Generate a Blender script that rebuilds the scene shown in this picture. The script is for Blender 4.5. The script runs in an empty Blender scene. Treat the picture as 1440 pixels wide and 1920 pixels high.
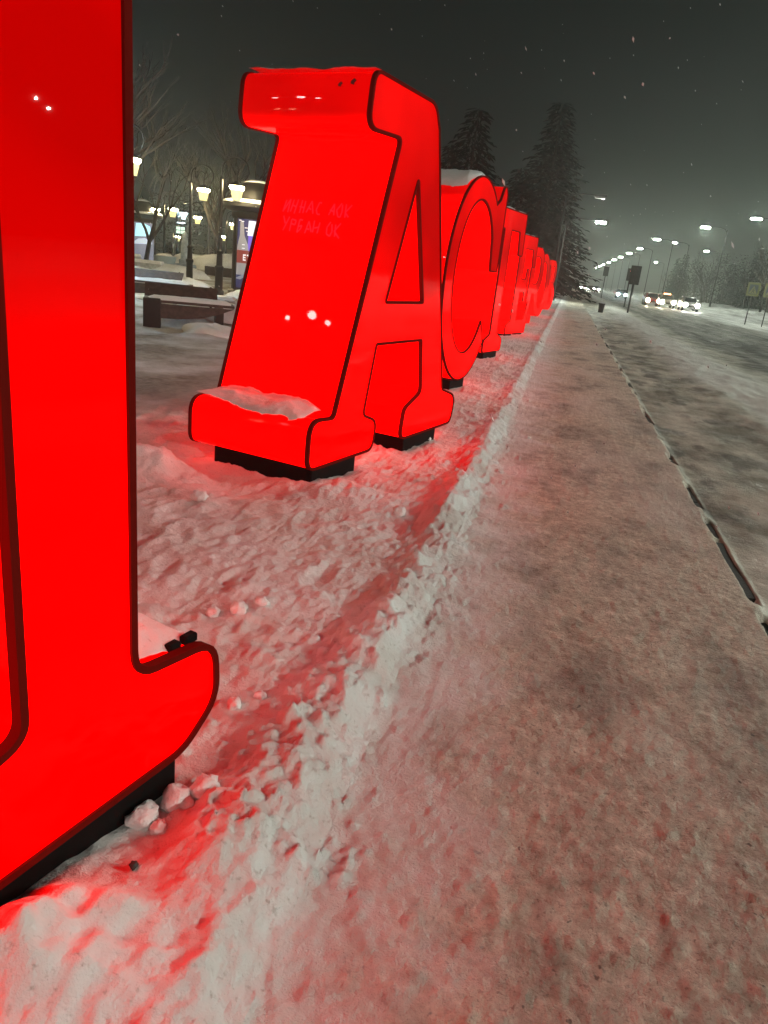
import bpy, bmesh, math, random
import numpy as np
from mathutils import Vector, Matrix
from mathutils.geometry import tessellate_polygon

random.seed(7)
R = math.radians
scene = bpy.context.scene
COL = scene.collection

# ------------------------------------------------------------------ camera
f_px, roll, pitch, yaw = 1386.0, R(6.204), R(18.558), R(11.652)
fwd_h = Vector((-math.sin(yaw), math.cos(yaw), 0)); right_h = Vector((math.cos(yaw), math.sin(yaw), 0))
up0 = Vector((0, 0, 1))
fwd = fwd_h*math.cos(pitch) - up0*math.sin(pitch)
upv = up0*math.cos(pitch) + fwd_h*math.sin(pitch)
cam_r = right_h*math.cos(roll) + upv*math.sin(roll)
cam_u = upv*math.cos(roll) - right_h*math.sin(roll)
cam = bpy.data.cameras.new('camera')
cam_o = bpy.data.objects.new('camera', cam); COL.objects.link(cam_o)
m3 = Matrix((cam_r, cam_u, -fwd)).transposed()
cam_o.matrix_world = Matrix.Translation((0, 0, 1.5)) @ m3.to_4x4()
cam.sensor_fit = 'VERTICAL'; cam.sensor_height = 24; cam.angle = 2*math.atan(960/f_px)
cam.clip_start = 0.02; cam.clip_end = 3000
scene.camera = cam_o

# ------------------------------------------------------------------ night sky (city glow on low cloud)
world = bpy.data.worlds.new('World'); scene.world = world; world.use_nodes = True
wn, wl = world.node_tree.nodes, world.node_tree.links
wn.clear()
wo = wn.new('ShaderNodeOutputWorld'); wb = wn.new('ShaderNodeBackground')
tc = wn.new('ShaderNodeTexCoord'); sx = wn.new('ShaderNodeSeparateXYZ'); rp = wn.new('ShaderNodeValToRGB')
wl.new(tc.outputs['Generated'], sx.inputs[0]); wl.new(sx.outputs['Z'], rp.inputs[0])
rp.color_ramp.elements[0].position = 0.0; rp.color_ramp.elements[0].color = (0.014, 0.0185, 0.0170, 1)
rp.color_ramp.elements[1].position = 1.0; rp.color_ramp.elements[1].color = (0.0030, 0.0045, 0.0044, 1)
e = rp.color_ramp.elements.new(0.30); e.color = (0.0054, 0.0076, 0.0072, 1)
wl.new(rp.outputs[0], wb.inputs[0]); wb.inputs[1].default_value = 1.0
wl.new(wb.outputs[0], wo.inputs[0])

vs = scene.view_settings
scene.display_settings.display_device = 'sRGB'
vs.view_transform = 'Standard'; vs.look = 'None'; vs.exposure = 0.22; vs.gamma = 1.0; vs.use_curve_mapping = False
scene.render.engine = 'CYCLES'
cy = scene.cycles
cy.use_denoising = True
cy.max_bounces = 5; cy.diffuse_bounces = 2; cy.glossy_bounces = 2; cy.transmission_bounces = 3; cy.volume_bounces = 0
cy.transparent_max_bounces = 6; cy.sample_clamp_indirect = 4.0; cy.sample_clamp_direct = 0.0
cy.caustics_reflective = False; cy.caustics_refractive = False
try: cy.use_light_tree = True
except Exception: pass

# ------------------------------------------------------------------ materials
def nodes_of(name):
    m = bpy.data.materials.new(name); m.use_nodes = True
    return m, m.node_tree.nodes, m.node_tree.links, m.node_tree.nodes['Principled BSDF']

def plain(name, col, rough=0.6, metal=0.0, noise=0.0, scale=8.0, bump=0.0, bscale=60.0, spec=0.5):
    m, N, L, b = nodes_of(name)
    b.inputs['Roughness'].default_value = rough; b.inputs['Metallic'].default_value = metal
    b.inputs['Base Color'].default_value = (*col, 1); b.inputs['Specular IOR Level'].default_value = spec
    t = N.new('ShaderNodeTexCoord')
    if noise:
        n = N.new('ShaderNodeTexNoise'); n.inputs['Scale'].default_value = scale; n.inputs['Detail'].default_value = 5
        L.new(t.outputs['Object'], n.inputs[0])
        r = N.new('ShaderNodeValToRGB')
        r.color_ramp.elements[0].position = .3; r.color_ramp.elements[1].position = .7
        r.color_ramp.elements[0].color = (*[c*(1-noise) for c in col], 1)
        r.color_ramp.elements[1].color = (*[min(1, c*(1+noise)) for c in col], 1)
        L.new(n.outputs[0], r.inputs[0]); L.new(r.outputs[0], b.inputs['Base Color'])
    if bump:
        n2 = N.new('ShaderNodeTexNoise'); n2.inputs['Scale'].default_value = bscale; n2.inputs['Detail'].default_value = 4
        L.new(t.outputs['Object'], n2.inputs[0])
        bp = N.new('ShaderNodeBump'); bp.inputs['Strength'].default_value = 1; bp.inputs['Distance'].default_value = bump
        L.new(n2.outputs[0], bp.inputs['Height']); L.new(bp.outputs[0], b.inputs['Normal'])
    return m

def emis(name, col, strength, base=(.5, .5, .5), rough=.4):
    m, N, L, b = nodes_of(name)
    b.inputs['Base Color'].default_value = (*base, 1); b.inputs['Roughness'].default_value = rough
    b.inputs['Emission Color'].default_value = (*col, 1); b.inputs['Emission Strength'].default_value = strength
    return m

class NB:  # small node builder for the ground shaders
    def __init__(s, m, N, L):
        s.N, s.L = N, L
        s.t = N.new('ShaderNodeTexCoord'); s.sep = N.new('ShaderNodeSeparateXYZ'); L.new(s.t.outputs['Object'], s.sep.inputs[0])
    def noise(s, scale, detail=5, rough=.55, stretch=None, off=0.0):
        n = s.N.new('ShaderNodeTexNoise'); n.inputs['Scale'].default_value = scale
        n.inputs['Detail'].default_value = detail; n.inputs['Roughness'].default_value = rough
        mp = s.N.new('ShaderNodeMapping'); s.L.new(s.t.outputs['Object'], mp.inputs[0])
        mp.inputs['Location'].default_value = (off, off*1.7, 0)
        if stretch: mp.inputs['Scale'].default_value = stretch
        s.L.new(mp.outputs[0], n.inputs[0]); return n.outputs[0]
    def ramp(s, v, p0, p1, c0, c1):
        r = s.N.new('ShaderNodeValToRGB'); e = r.color_ramp.elements
        e[0].position, e[1].position = p0, p1
        e[0].color = (*c0, 1) if not isinstance(c0, (int, float)) else (c0, c0, c0, 1)
        e[1].color = (*c1, 1) if not isinstance(c1, (int, float)) else (c1, c1, c1, 1)
        s.L.new(v, r.inputs[0]); return r.outputs[0]
    def mix(s, fac, a, b):
        n = s.N.new('ShaderNodeMix'); n.data_type = 'RGBA'
        if isinstance(fac, float): n.inputs[0].default_value = fac
        else: s.L.new(fac, n.inputs[0])
        for i, v in ((6, a), (7, b)):
            if isinstance(v, tuple): n.inputs[i].default_value = (*v, 1)
            else: s.L.new(v, n.inputs[i])
        return n.outputs[2]
    def math(s, op, a, b=0.0, clamp=False):
        n = s.N.new('ShaderNodeMath'); n.operation = op; n.use_clamp = clamp
        for i, v in ((0, a), (1, b)):
            if isinstance(v, (int, float)): n.inputs[i].default_value = v
            else: s.L.new(v, n.inputs[i])
        return n.outputs[0]
    def smooth(s, v, a, b):
        n = s.N.new('ShaderNodeMapRange'); n.interpolation_type = 'SMOOTHSTEP'
        s.L.new(v, n.inputs[0]); n.inputs[1].default_value = a; n.inputs[2].default_value = b
        return n.outputs[0]
    def bump(s, pairs, bsdf):
        prev = None
        for h, d in pairs:
            bp = s.N.new('ShaderNodeBump'); bp.inputs['Strength'].default_value = 1; bp.inputs['Distance'].default_value = d
            s.L.new(h, bp.inputs['Height'])
            if prev: s.L.new(prev, bp.inputs['Normal'])
            prev = bp.outputs[0]
        s.L.new(prev, bsdf.inputs['Normal'])

def snow_material(name, clean=(.80, .81, .82), dirty=(.52, .48, .44), lo=.42, hi=.75, fine=.004):
    m, N, L, b = nodes_of(name); q = NB(m, N, L)
    c = q.ramp(q.noise(2.3, 6, .6), lo, hi, clean, dirty)
    g = q.ramp(q.noise(55, 3), .62, .74, 0.0, 1.0)
    c2 = q.mix(q.math('MULTIPLY', g, .35), c, (.30, .26, .22))
    L.new(c2, b.inputs['Base Color']); b.inputs['Roughness'].default_value = .75; b.inputs['Specular IOR Level'].default_value = .25
    q.bump([(q.noise(38, 5, .6), fine*2), (q.noise(140, 3), fine*.8)], b)
    return m

M_SNOW = snow_material('snow')
M_SNOWCAP = snow_material('fresh_snow', (.82, .83, .84), (.62, .60, .58), .5, .9, .003)

def plaza_material():
    m, N, L, b = nodes_of('trampled_snow'); q = NB(m, N, L)
    X = q.sep.outputs['X']; Y = q.sep.outputs['Y']
    clean = q.ramp(q.noise(1.6, 7, .62), .40, .72, (.78, .79, .80), (.60, .57, .54))
    # away from the letters the square is trodden brown
    far = q.smooth(X, -2.6, -4.2)
    patch = q.ramp(q.noise(.55, 6, .6, None, 3.0), .40, .58, 0.0, 1.0)
    brown = q.ramp(q.noise(9, 5, .65), .35, .7, (.17, .14, .11), (.40, .35, .29))
    c = q.mix(q.math('MULTIPLY', q.math('MULTIPLY', far, patch), .9), clean, brown)
    g = q.ramp(q.noise(48, 4, .6, None, 9.0), .60, .72, 0.0, 1.0)
    c = q.mix(q.math('MULTIPLY', g, .45), c, (.26, .22, .18))
    L.new(c, b.inputs['Base Color']); b.inputs['Roughness'].default_value = .8; b.inputs['Specular IOR Level'].default_value = .2
    q.bump([(q.noise(16, 5, .6), .014), (q.noise(60, 4, .65), .005), (q.noise(190, 3), .0015)], b)
    return m

def pavement_material():
    m, N, L, b = nodes_of('packed_dirty_snow'); q = NB(m, N, L)
    X = q.sep.outputs['X']
    edge = q.math('ADD', X, q.math('MULTIPLY', q.math('SUBTRACT', q.noise(3.2, 6, .65), .5), 1.1))
    dirt = q.smooth(edge, -.42, .22)
    packed = q.ramp(q.noise(17, 7, .72), .32, .68, (.37, .31, .24), (.78, .71, .60))
    dark = q.ramp(q.noise(1.9, 7, .68, (1.0, .6, 1), 5.0), .48, .64, 0.0, 1.0)
    packed = q.mix(q.math('MULTIPLY', dark, .66), packed, q.ramp(q.noise(30, 5, .7), .35, .65, (.085, .075, .065), (.24, .21, .18)))
    pale = q.ramp(q.noise(.7, 6, .6, (1.2, .45, 1), 12.0), .50, .60, 0.0, 1.0)
    packed = q.mix(q.math('MULTIPLY', pale, .65), packed, (.66, .61, .54))
    grit = q.ramp(q.noise(75, 4, .6, None, 2.0), .58, .68, 0.0, 1.0)
    packed = q.mix(q.math('MULTIPLY', grit, .5), packed, (.12, .10, .085))
    spots = q.ramp(q.noise(28, 2, .5, None, 31.0), .70, .74, 0.0, 1.0)
    packed = q.mix(q.math('MULTIPLY', spots, .7), packed, (.06, .05, .045))
    clean = q.ramp(q.noise(4, 5, .6), .45, .8, (.82, .83, .83), (.66, .64, .61))
    c = q.mix(dirt, clean, packed)
    L.new(c, b.inputs['Base Color'])
    L.new(q.ramp(q.noise(6, 4), .3, .7, .5, .85), b.inputs['Roughness']); b.inputs['Specular IOR Level'].default_value = .3
    q.bump([(q.noise(30, 6, .7), .012), (q.noise(95, 4, .65), .006), (q.noise(260, 2), .002)], b)
    return m

def road_material():
    m, N, L, b = nodes_of('icy_road'); q = NB(m, N, L)
    X = q.sep.outputs['X']
    w = q.math('ADD', X, q.math('MULTIPLY', q.math('SUBTRACT', q.noise(.45, 5, .6, (1, .3, 1)), .5), 2.2))
    # strips: brown ice by the kerb, white windrow, dark wheel tracks, paler crown, far edge
    ice = q.ramp(q.noise(1.3, 6, .65, (1.0, .6, 1), 4.0), .40, .62, (.20, .19, .145), (.56, .53, .45))
    wind = q.math('MULTIPLY', q.smooth(w, 2.3, 3.1), q.smooth(w, 4.6, 3.6))
    c = q.mix(q.math('MULTIPLY', wind, .92), ice, (.66, .65, .62))
    wet = q.ramp(q.noise(.9, 6, .65, (1.6, .14, 1), 7.0), .40, .62, (.040, .038, .032), (.20, .195, .17))
    c = q.mix(q.smooth(w, 4.2, 5.2), c, wet)
    far = q.smooth(w, 10.0, 12.5)
    pale = q.ramp(q.noise(.8, 5, .6, (1.5, .12, 1), 17.0), .35, .6, (.22, .22, .20), (.6, .61, .6))
    c = q.mix(far, c, pale)
    bare = q.ramp(q.noise(1.7, 5, .6, (1.2, .5, 1), 21.0), .52, .60, 0.0, 1.0)
    near = q.smooth(X, 3.4, 1.7)
    c = q.mix(q.math('MULTIPLY', q.math('MULTIPLY', bare, near), .7), c, (.05, .047, .042))
    L.new(c, b.inputs['Base Color'])
    L.new(q.ramp(q.noise(2.0, 5), .35, .65, .38, .8), b.inputs['Roughness']); b.inputs['Specular IOR Level'].default_value = .35
    q.bump([(q.noise(14, 6, .65), .014), (q.noise(70, 4, .6), .005)], b)
    return m

def acrylic(name, face):
    m, N, L, b = nodes_of(name); q = NB(m, N, L)
    b.inputs['Base Color'].default_value = (.11, .0, .0, 1)
    b.inputs['Roughness'].default_value = .014; b.inputs['IOR'].default_value = 1.10
    n = q.ramp(q.noise(.95, 2, .4), .34, .64, .72, 1.45)
    b.inputs['Emission Color'].default_value = (1, 0.0, 0.0, 1)
    z = q.sep.outputs['Z']
    # emission graded by height: weaker in the top slab, face panels strongest low down
    top = q.smooth(z, 1.35, .55) if face else q.smooth(z, 2.22, 2.06)
    k = q.math('ADD', q.math('MULTIPLY', top, .74 if face else .74), .26 if face else .26)
    L.new(q.math('MULTIPLY', q.math('MULTIPLY', n, k), RED), b.inputs['Emission Strength'])
    q.bump([(q.noise(1.6, 1, .4), .0012)], b)
    return m
RED = 2.2
M_RED = acrylic('red_lit_acrylic_side', False); M_REDF = acrylic('red_lit_acrylic_face', True)
M_TRIM = plain('maroon_trim', (.13, .007, .005), .6, spec=.1)
M_TRIM.node_tree.nodes['Principled BSDF'].inputs['IOR'].default_value = 1.06
M_BLACK = plain('black_painted_steel', (.006, .006, .006), .85, noise=.3, spec=.08)
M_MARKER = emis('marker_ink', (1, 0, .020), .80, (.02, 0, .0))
M_DARKSPOT = plain('sticker_residue', (.10, .004, .004), .7)

# ------------------------------------------------------------------ mesh helpers
class MB:
    def __init__(s): s.v, s.f = [], []
    def add(s, vs, fs):
        n = len(s.v); s.v += [tuple(p) for p in vs]; s.f += [tuple(i+n for i in q) for q in fs]; return s
    def box(s, x0, x1, y0, y1, z0, z1, taper=0.0, bev=0.0):
        if bev <= 0:
            t = taper
            vs = [(x0, y0, z0), (x1, y0, z0), (x1, y1, z0), (x0, y1, z0), (x0+t, y0+t, z1), (x1-t, y0+t, z1), (x1-t, y1-t, z1), (x0+t, y1-t, z1)]
            return s.add(vs, [(3, 2, 1, 0), (4, 5, 6, 7), (0, 1, 5, 4), (1, 2, 6, 5), (2, 3, 7, 6), (3, 0, 4, 7)])
        b = bev; rings = []
        for z, i in ((z0, b), (z0+b, 0), (z1-b, 0), (z1, b)):
            rings.append([(x0+i, y0+b+i*0, z), (x0+b+i*0, y0+i, z), (x1-b, y0+i, z), (x1-i, y0+b, z), (x1-i, y1-b, z), (x1-b, y1-i, z), (x0+b, y1-i, z), (x0+i, y1-b, z)])
        return s.loft(rings)
    def loft(s, rings, cap=True, closed=True):
        n = len(rings[0]); vs = [p for r in rings for p in r]; fs = []
        for k in range(len(rings)-1):
            for i in range(n if closed else n-1):
                j = (i+1) % n; fs.append((k*n+i, k*n+j, (k+1)*n+j, (k+1)*n+i))
        if cap:
            fs.append(tuple(reversed(range(n)))); fs.append(tuple((len(rings)-1)*n+i for i in range(n)))
        return s.add(vs, fs)
    def lathe(s, prof, c=(0, 0), n=16, a0=0.0, a1=2*math.pi):
        full = abs(a1-a0-2*math.pi) < 1e-6; k = n if full else n+1
        rings = [[(c[0]+r*math.cos(a0+(a1-a0)*i/n), c[1]+r*math.sin(a0+(a1-a0)*i/n), z) for i in range(k)] for r, z in prof]
        return s.loft(rings, cap=full, closed=full)
    def tube(s, pts, rads, n=6):
        pts = [Vector(p) for p in pts]; rings = []
        if not isinstance(rads, (list, tuple)): rads = [rads]*len(pts)
        ref = None
        for i, p in enumerate(pts):
            d = (pts[min(i+1, len(pts)-1)]-pts[max(i-1, 0)])
            d = d.normalized() if d.length > 1e-9 else Vector((0, 0, 1))
            if ref is None:
                ref = Vector((1, 0, 0)) if abs(d.x) < .8 else Vector((0, 1, 0))
            a = (ref - d*ref.dot(d)).normalized(); b = d.cross(a); ref = a
            rings.append([tuple(p + (a*math.cos(2*math.pi*k/n)+b*math.sin(2*math.pi*k/n))*rads[i]) for k in range(n)])
        return s.loft(rings)
    def build(s, name, mat, parent=None, smooth=None, loc=None, rz=None):
        me = bpy.data.meshes.new(name); me.from_pydata(s.v, [], s.f); me.update()
        if mat: me.materials.append(mat)
        if smooth is not None:
            me.polygons.foreach_set('use_smooth', [True]*len(me.polygons))
            if smooth < 180: me.set_sharp_from_angle(angle=R(smooth))
        o = bpy.data.objects.new(name, me); COL.objects.link(o)
        if parent: o.parent = parent
        if loc: o.location = loc
        if rz is not None: o.rotation_euler.z = rz
        return o

def tag(o, label=None, cat=None, group=None, kind=None):
    if label: o['label'] = label
    if cat: o['category'] = cat; o['kind'] = kind or 'thing'
    if group: o['group'] = group
    if kind: o['kind'] = kind
    return o
def empty(name, loc=(0, 0, 0), rz=0.0):
    o = bpy.data.objects.new(name, None); COL.objects.link(o); o.location = loc; o.rotation_euler.z = rz; return o
def copy_tree(o, parent=None):
    c = o.copy(); COL.objects.link(c)
    if parent: c.parent = parent
    for ch in list(o.children): copy_tree(ch, c)
    return c

# ------------------------------------------------------------------ noise
def perlin(x, y, seed=0):
    xi = np.floor(x).astype(np.int64); yi = np.floor(y).astype(np.int64); xf = x-xi; yf = y-yi
    def g(ix, iy, dx, dy):
        h = (ix*374761393 + iy*668265263 + seed*974634777) & 0xffffffff
        h = ((h ^ (h >> 13))*1274126177) & 0xffffffff; h = h ^ (h >> 16)
        a = (h & 0xffff)/65536.0*2*np.pi
        return np.cos(a)*dx + np.sin(a)*dy
    u = xf*xf*xf*(xf*(xf*6-15)+10); v = yf*yf*yf*(yf*(yf*6-15)+10)
    a = g(xi, yi, xf, yf); b = g(xi+1, yi, xf-1, yf); c = g(xi, yi+1, xf, yf-1); d = g(xi+1, yi+1, xf-1, yf-1)
    return ((a+(b-a)*u) + ((c+(d-c)*u)-(a+(b-a)*u))*v)*1.5
def fbm(x, y, oct=4, seed=0, gain=.5):
    s = 0; a = 1.0; t = 0
    for k in range(oct):
        s = s + a*perlin(x*2**k, y*2**k, seed+k*17); t += a; a *= gain
    return s/t
def sstep(v, a, b):
    t = np.clip((v-a)/(b-a), 0, 1); return t*t*(3-2*t)

# ------------------------------------------------------------------ terrain height
def ridge_x(Y):
    return -.505 + .035*perlin(Y*1.1, Y*0+.5, 3) + .035*perlin(Y*4.0, Y*0+2.5, 5) - .10*np.exp(-((Y-1.9)/1.0)**2) + .02*np.clip(Y-6, 0, 6)/6
def height(X, Y):
    bed = sstep(X, -.35, -.55)                      # 1 left of the ridge
    pave = (1-bed)*sstep(X, 1.36, 1.24)
    road = sstep(X, 1.24, 1.36)
    z = np.zeros_like(X+Y)
    # bed: wind crust and trampling
    b = .055*fbm(X*.8, Y*.8, 3, 11) + .034*np.abs(fbm(X*2.6+3, Y*2.0, 4, 21)) + .018*fbm(X*7, Y*6, 3, 31) + .011*fbm(X*24, Y*22, 3, 41)
    plaza = sstep(X, -3.0, -4.5)
    b = b*(1-.45*sstep(Y, 2.3, 1.5))
    b = b*(1-.55*plaza) - .02*plaza + .25*plaza*sstep(fbm(X*.25, Y*.25, 3, 51), .18, .5)*sstep(X, -5.0, -7.5)
    z = z + bed*b
    # banked snow under and behind the letters
    z = z + bed*(1-plaza)*.03
    # pavement
    p = -.035 + .012*fbm(X*1.3, Y*.8, 3, 61) + .0055*fbm(X*7, Y*5, 4, 71) + .0046*fbm(X*27, Y*23, 3, 81)
    z = z + pave*p
    # ridge thrown up by the shovel
    rx = ridge_x(Y); d = X-rx
    hgt = .044*(1+.55*perlin(Y*1.7, Y*0+7.3, 91)+.6*perlin(Y*5.0, Y*0+1.3, 93))
    hgt = hgt*(1-.6*sstep(Y, 4, 9))*(1-.35*sstep(Y, 2.4, 1.4))
    prof = np.where(d < 0, np.exp(-(d/.11)**2), np.exp(-(d/.19)**2))
    rough = 1+.75*fbm(X*9, Y*8, 4, 97)
    z = z + np.clip(hgt, .006, .2)*prof*rough
    z = z + .026*np.exp(-((d-.03)/.19)**2)*fbm(X*13, Y*11, 4, 99)*(1-.5*sstep(Y, 5, 10))
    # trough left of the ridge, in front of the letters
    z = z - .010*np.exp(-((d+.20)/.12)**2)*bed*(1+.9*fbm(X*3, Y*3, 2, 95))
    # heap at the near letter's foot
    hp = np.exp(-(((X+.80)/.16)**2 + ((Y-.98)/.20)**2))
    z = z + hp*.15*(1+1.1*fbm(X*5.0, Y*5.0, 3, 101))
    hp2 = np.exp(-(((X+.66)/.10)**2 + ((Y-1.42)/.16)**2))
    z = z + hp2*.05*(1+.7*fbm(X*12, Y*12, 3, 103))
    # hollow round the first leg of the second letter
    z = z - .07*np.exp(-(((X+1.95)/.42)**2 + ((Y-4.35)/.28)**2))
    z = z + .16*np.exp(-(((X+2.55)/.26)**2 + ((Y-4.30)/.26)**2))*(1+.6*fbm(X*6, Y*6, 3, 107)) + .05*np.exp(-(((X+1.25)/.22)**2 + ((Y-4.55)/.2)**2))*(1+.8*fbm(X*8, Y*8, 3, 109))
    # road
    r = -.075 + .02*fbm(X*.7, Y*.35, 3, 111) + .010*fbm(X*5, Y*2.2, 3, 121)
    wn_ = sstep(X, 2.2, 3.0)*sstep(X, 4.6, 3.5)
    r = r + wn_*(.06+.06*fbm(X*1.8, Y*.9, 4, 131))
    for c in (6.0, 7.5, 9.0, 10.5): r = r - .02*np.exp(-((X-c)/.28)**2)
    r = r + sstep(X, 15.5, 19)*(.55+.35*fbm(X*.4, Y*.25, 3, 141))
    z = z + road*r
    # broken groove along the kerb
    kx = 1.27 + .012*perlin(Y*1.2, Y*0+4.4, 151)
    open_ = sstep(.35*sstep(Y, 5.4, 4.6)+perlin(Y*1.15, Y*0+9.7, 153)+.35*perlin(Y*4.1, Y*0+3.1, 155), -.12, .10)
    z = z - .055*np.exp(-((X-kx)/.030)**4)*open_
    # snow left on the pavement further off, in low drifts
    z = z + .03*pave*sstep(Y, 9, 20)*np.abs(fbm(X*1.0, Y*1.4, 3, 161))
    return z
def hz(x, y):
    return float(height(np.array([[x]], float), np.array([[y]], float))[0, 0])

def axis(*segs):
    out = [segs[0][0]]
    for a, b, h0, h1 in segs:
        x = a; n = max(2, int(2*abs(b-a)/(h0+h1)))
        t = np.linspace(0, 1, n+1)[1:]
        w = h0*t + (h1-h0)*t*t/2; w = w/w[-1]
        out += list(a+(b-a)*w)
    return np.array(out)
XS = axis((-150, -30, 12, 2), (-30, -8, 1.2, .12), (-8, -3.2, .10, .025), (-3.2, -1.4, .020, .012), (-1.4, -.3, .0085, .0085), (-.3, 1.2, .011, .011), (1.2, 1.36, .010, .010), (1.36, 4.8, .03, .05), (4.8, 24, .1, .4), (24, 160, 2, 15))
yl = [.55]
while yl[-1] < 40: yl.append(yl[-1]*1.0062+.0022)
YS = np.concatenate([axis((-30, -3, 4, .4), (-3, .55, .15, .02))[:-1], np.array(yl), axis((yl[-1]+.5, 120, .6, 3), (120, 700, 6, 60))])
ZS = height(XS[None, :], YS[:, None])

# boot prints, clumps and crumbs pressed into / lying on the snow
rng = np.random.default_rng(5)
def stamp(cx, cy, rx_, ry_, ang, h, shape='dent'):
    m = max(rx_, ry_)*1.7
    i0, i1 = np.searchsorted(XS, [cx-m, cx+m]); j0, j1 = np.searchsorted(YS, [cy-m, cy+m])
    if i1-i0 < 2 or j1-j0 < 2: return
    dx = XS[None, i0:i1]-cx; dy = YS[j0:j1, None]-cy
    u = (dx*math.cos(ang)+dy*math.sin(ang))/rx_; v = (-dx*math.sin(ang)+dy*math.cos(ang))/ry_
    r2 = u*u+v*v
    if shape == 'dent':
        ZS[j0:j1, i0:i1] += h*(-np.exp(-r2**2) + .45*np.exp(-((np.sqrt(r2)-1.25)/.22)**2))
    else:
        th = np.arctan2(v, u); rr = 1+.18*np.sin(3*th+cx*40)+.12*np.sin(5*th+cy*31)
        ZS[j0:j1, i0:i1] += h*np.sqrt(np.clip(1-r2/rr**2, 0, 1))
for k in range(190):
    x = rng.uniform(-3.4, -.75); y = 1.75+8.5*rng.random()**1.2
    stamp(x, y, .14, .055, rng.normal(1.5, .6), rng.uniform(.005, .016))
for k in range(260):
    x = rng.uniform(-.2, 1.15); y = .9+9.0*rng.random()**1.2
    stamp(x, y, .13, .05, rng.normal(1.5, .4), rng.uniform(.0006, .0024))
for k in range(2600):                                   # crumbs along the ridge
    y = 1.45+12.5*rng.random()**1.5; x = float(ridge_x(np.array([y]))[0])+rng.normal(.04, .14)
    s = rng.uniform(.005, .018)*(1 if rng.random() < .9 else 1.8)
    stamp(x, y, s, s*rng.uniform(.6, 1.1), rng.uniform(0, 3), s*rng.uniform(.4, .85), 'lump')
for k in range(2600):                                   # crumbs over the bed
    y = 1.55+9*rng.random()**1.4; x = rng.uniform(-3.2, -.62)
    s = rng.uniform(.006, .026)
    stamp(x, y, s, s*rng.uniform(.6, 1.1), rng.uniform(0, 3), s*rng.uniform(.25, .55), 'lump')
for k in range(9000):                                   # grit and ice crumbs on the pavement
    y = .8+8*rng.random()**1.5; x = rng.uniform(-.4, 1.24)
    s = rng.uniform(.005, .017)
    stamp(x, y, s*1.4, s, rng.normal(.4, .5), s*rng.uniform(.12, .36), 'lump')

def grid_object(name, i0, i1, mat):
    xs = XS[i0:i1+1]; nx, ny = len(xs), len(YS)
    co = np.empty((ny, nx, 3), np.float32)
    co[..., 0] = xs[None, :]; co[..., 1] = YS[:, None]; co[..., 2] = ZS[:, i0:i1+1]
    a = (np.arange(ny-1)[:, None]*nx + np.arange(nx-1)[None, :]).ravel()
    quads = np.stack([a, a+1, a+nx+1, a+nx], 1).astype(np.int32)
    me = bpy.data.meshes.new(name); n = len(quads)
    me.vertices.add(nx*ny); me.vertices.foreach_set('co', co.ravel())
    me.loops.add(n*4); me.loops.foreach_set('vertex_index', quads.ravel())
    me.polygons.add(n); me.polygons.foreach_set('loop_start', np.arange(0, n*4, 4, dtype=np.int32))
    me.polygons.foreach_set('use_smooth', np.ones(n, bool))
    me.update(calc_edges=True); me.materials.append(mat)
    o = bpy.data.objects.new(name, me); COL.objects.link(o); o['kind'] = 'structure'
    return o
ia = int(np.searchsorted(XS, -.40)); ib = int(np.searchsorted(XS, 1.28))
grid_object('snowy_ground', 0, ia, plaza_material())
grid_object('pavement', ia, ib, pavement_material())
grid_object('road', ib, len(XS)-1, road_material())

# kerb stones, half buried, showing in the groove
kerb = empty('kerb'); kerb['kind'] = 'structure'
M_KERB = plain('wet_kerb_stone', (.016, .014, .012), .7, noise=.5, scale=14, bump=.004)
y = .2; first = None
while y < 34:
    if first is None:
        first = MB().box(1.222, 1.318, 0, .98, -.35, -.070, bev=.012).build('kerb_stone', M_KERB, kerb)
        o = first
    else:
        o = first.copy(); COL.objects.link(o); o.parent = kerb
    o.location = (.012*float(perlin(np.array([y*1.2]), np.array([4.4]), 151)[0])-.0, y, random.uniform(-.010, .006)); y += 1.0

# ------------------------------------------------------------------ the glowing letters
def fillet(pts):
    out = []; n = len(pts)
    for i in range(n):
        x, z, r = pts[i]; p = Vector((x, z)); a = Vector(pts[i-1][:2])-p; b = Vector(pts[(i+1) % n][:2])-p
        if r <= 0 or a.length < 1e-6 or b.length < 1e-6: out.append((x, z)); continue
        ang = a.angle(b); t = min(r/math.tan(ang/2), a.length*.48, b.length*.48) if .05 < ang < 3.1 else 0
        if t <= 0: out.append((x, z)); continue
        p0 = p+a.normalized()*t; p1 = p+b.normalized()*t
        for k in range(7):
            s = k/6; q = p0*(1-s)**2 + p*2*s*(1-s) + p1*s*s; out.append((q.x, q.y))
    return out
def ell(cx, cz, rx_, rz_, a0, a1, n):
    return [(cx+rx_*math.cos(R(a0+(a1-a0)*i/n)), cz+rz_*math.sin(R(a0+(a1-a0)*i/n))) for i in range(n+1)]
def densify(pts, h=.12):
    out = []
    for i, p in enumerate(pts):
        q = pts[(i+1) % len(pts)]; d = math.dist(p, q); n = max(1, int(d/h))
        for k in range(n): out.append((p[0]+(q[0]-p[0])*k/n, p[1]+(q[1]-p[1])*k/n))
    return out

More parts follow.
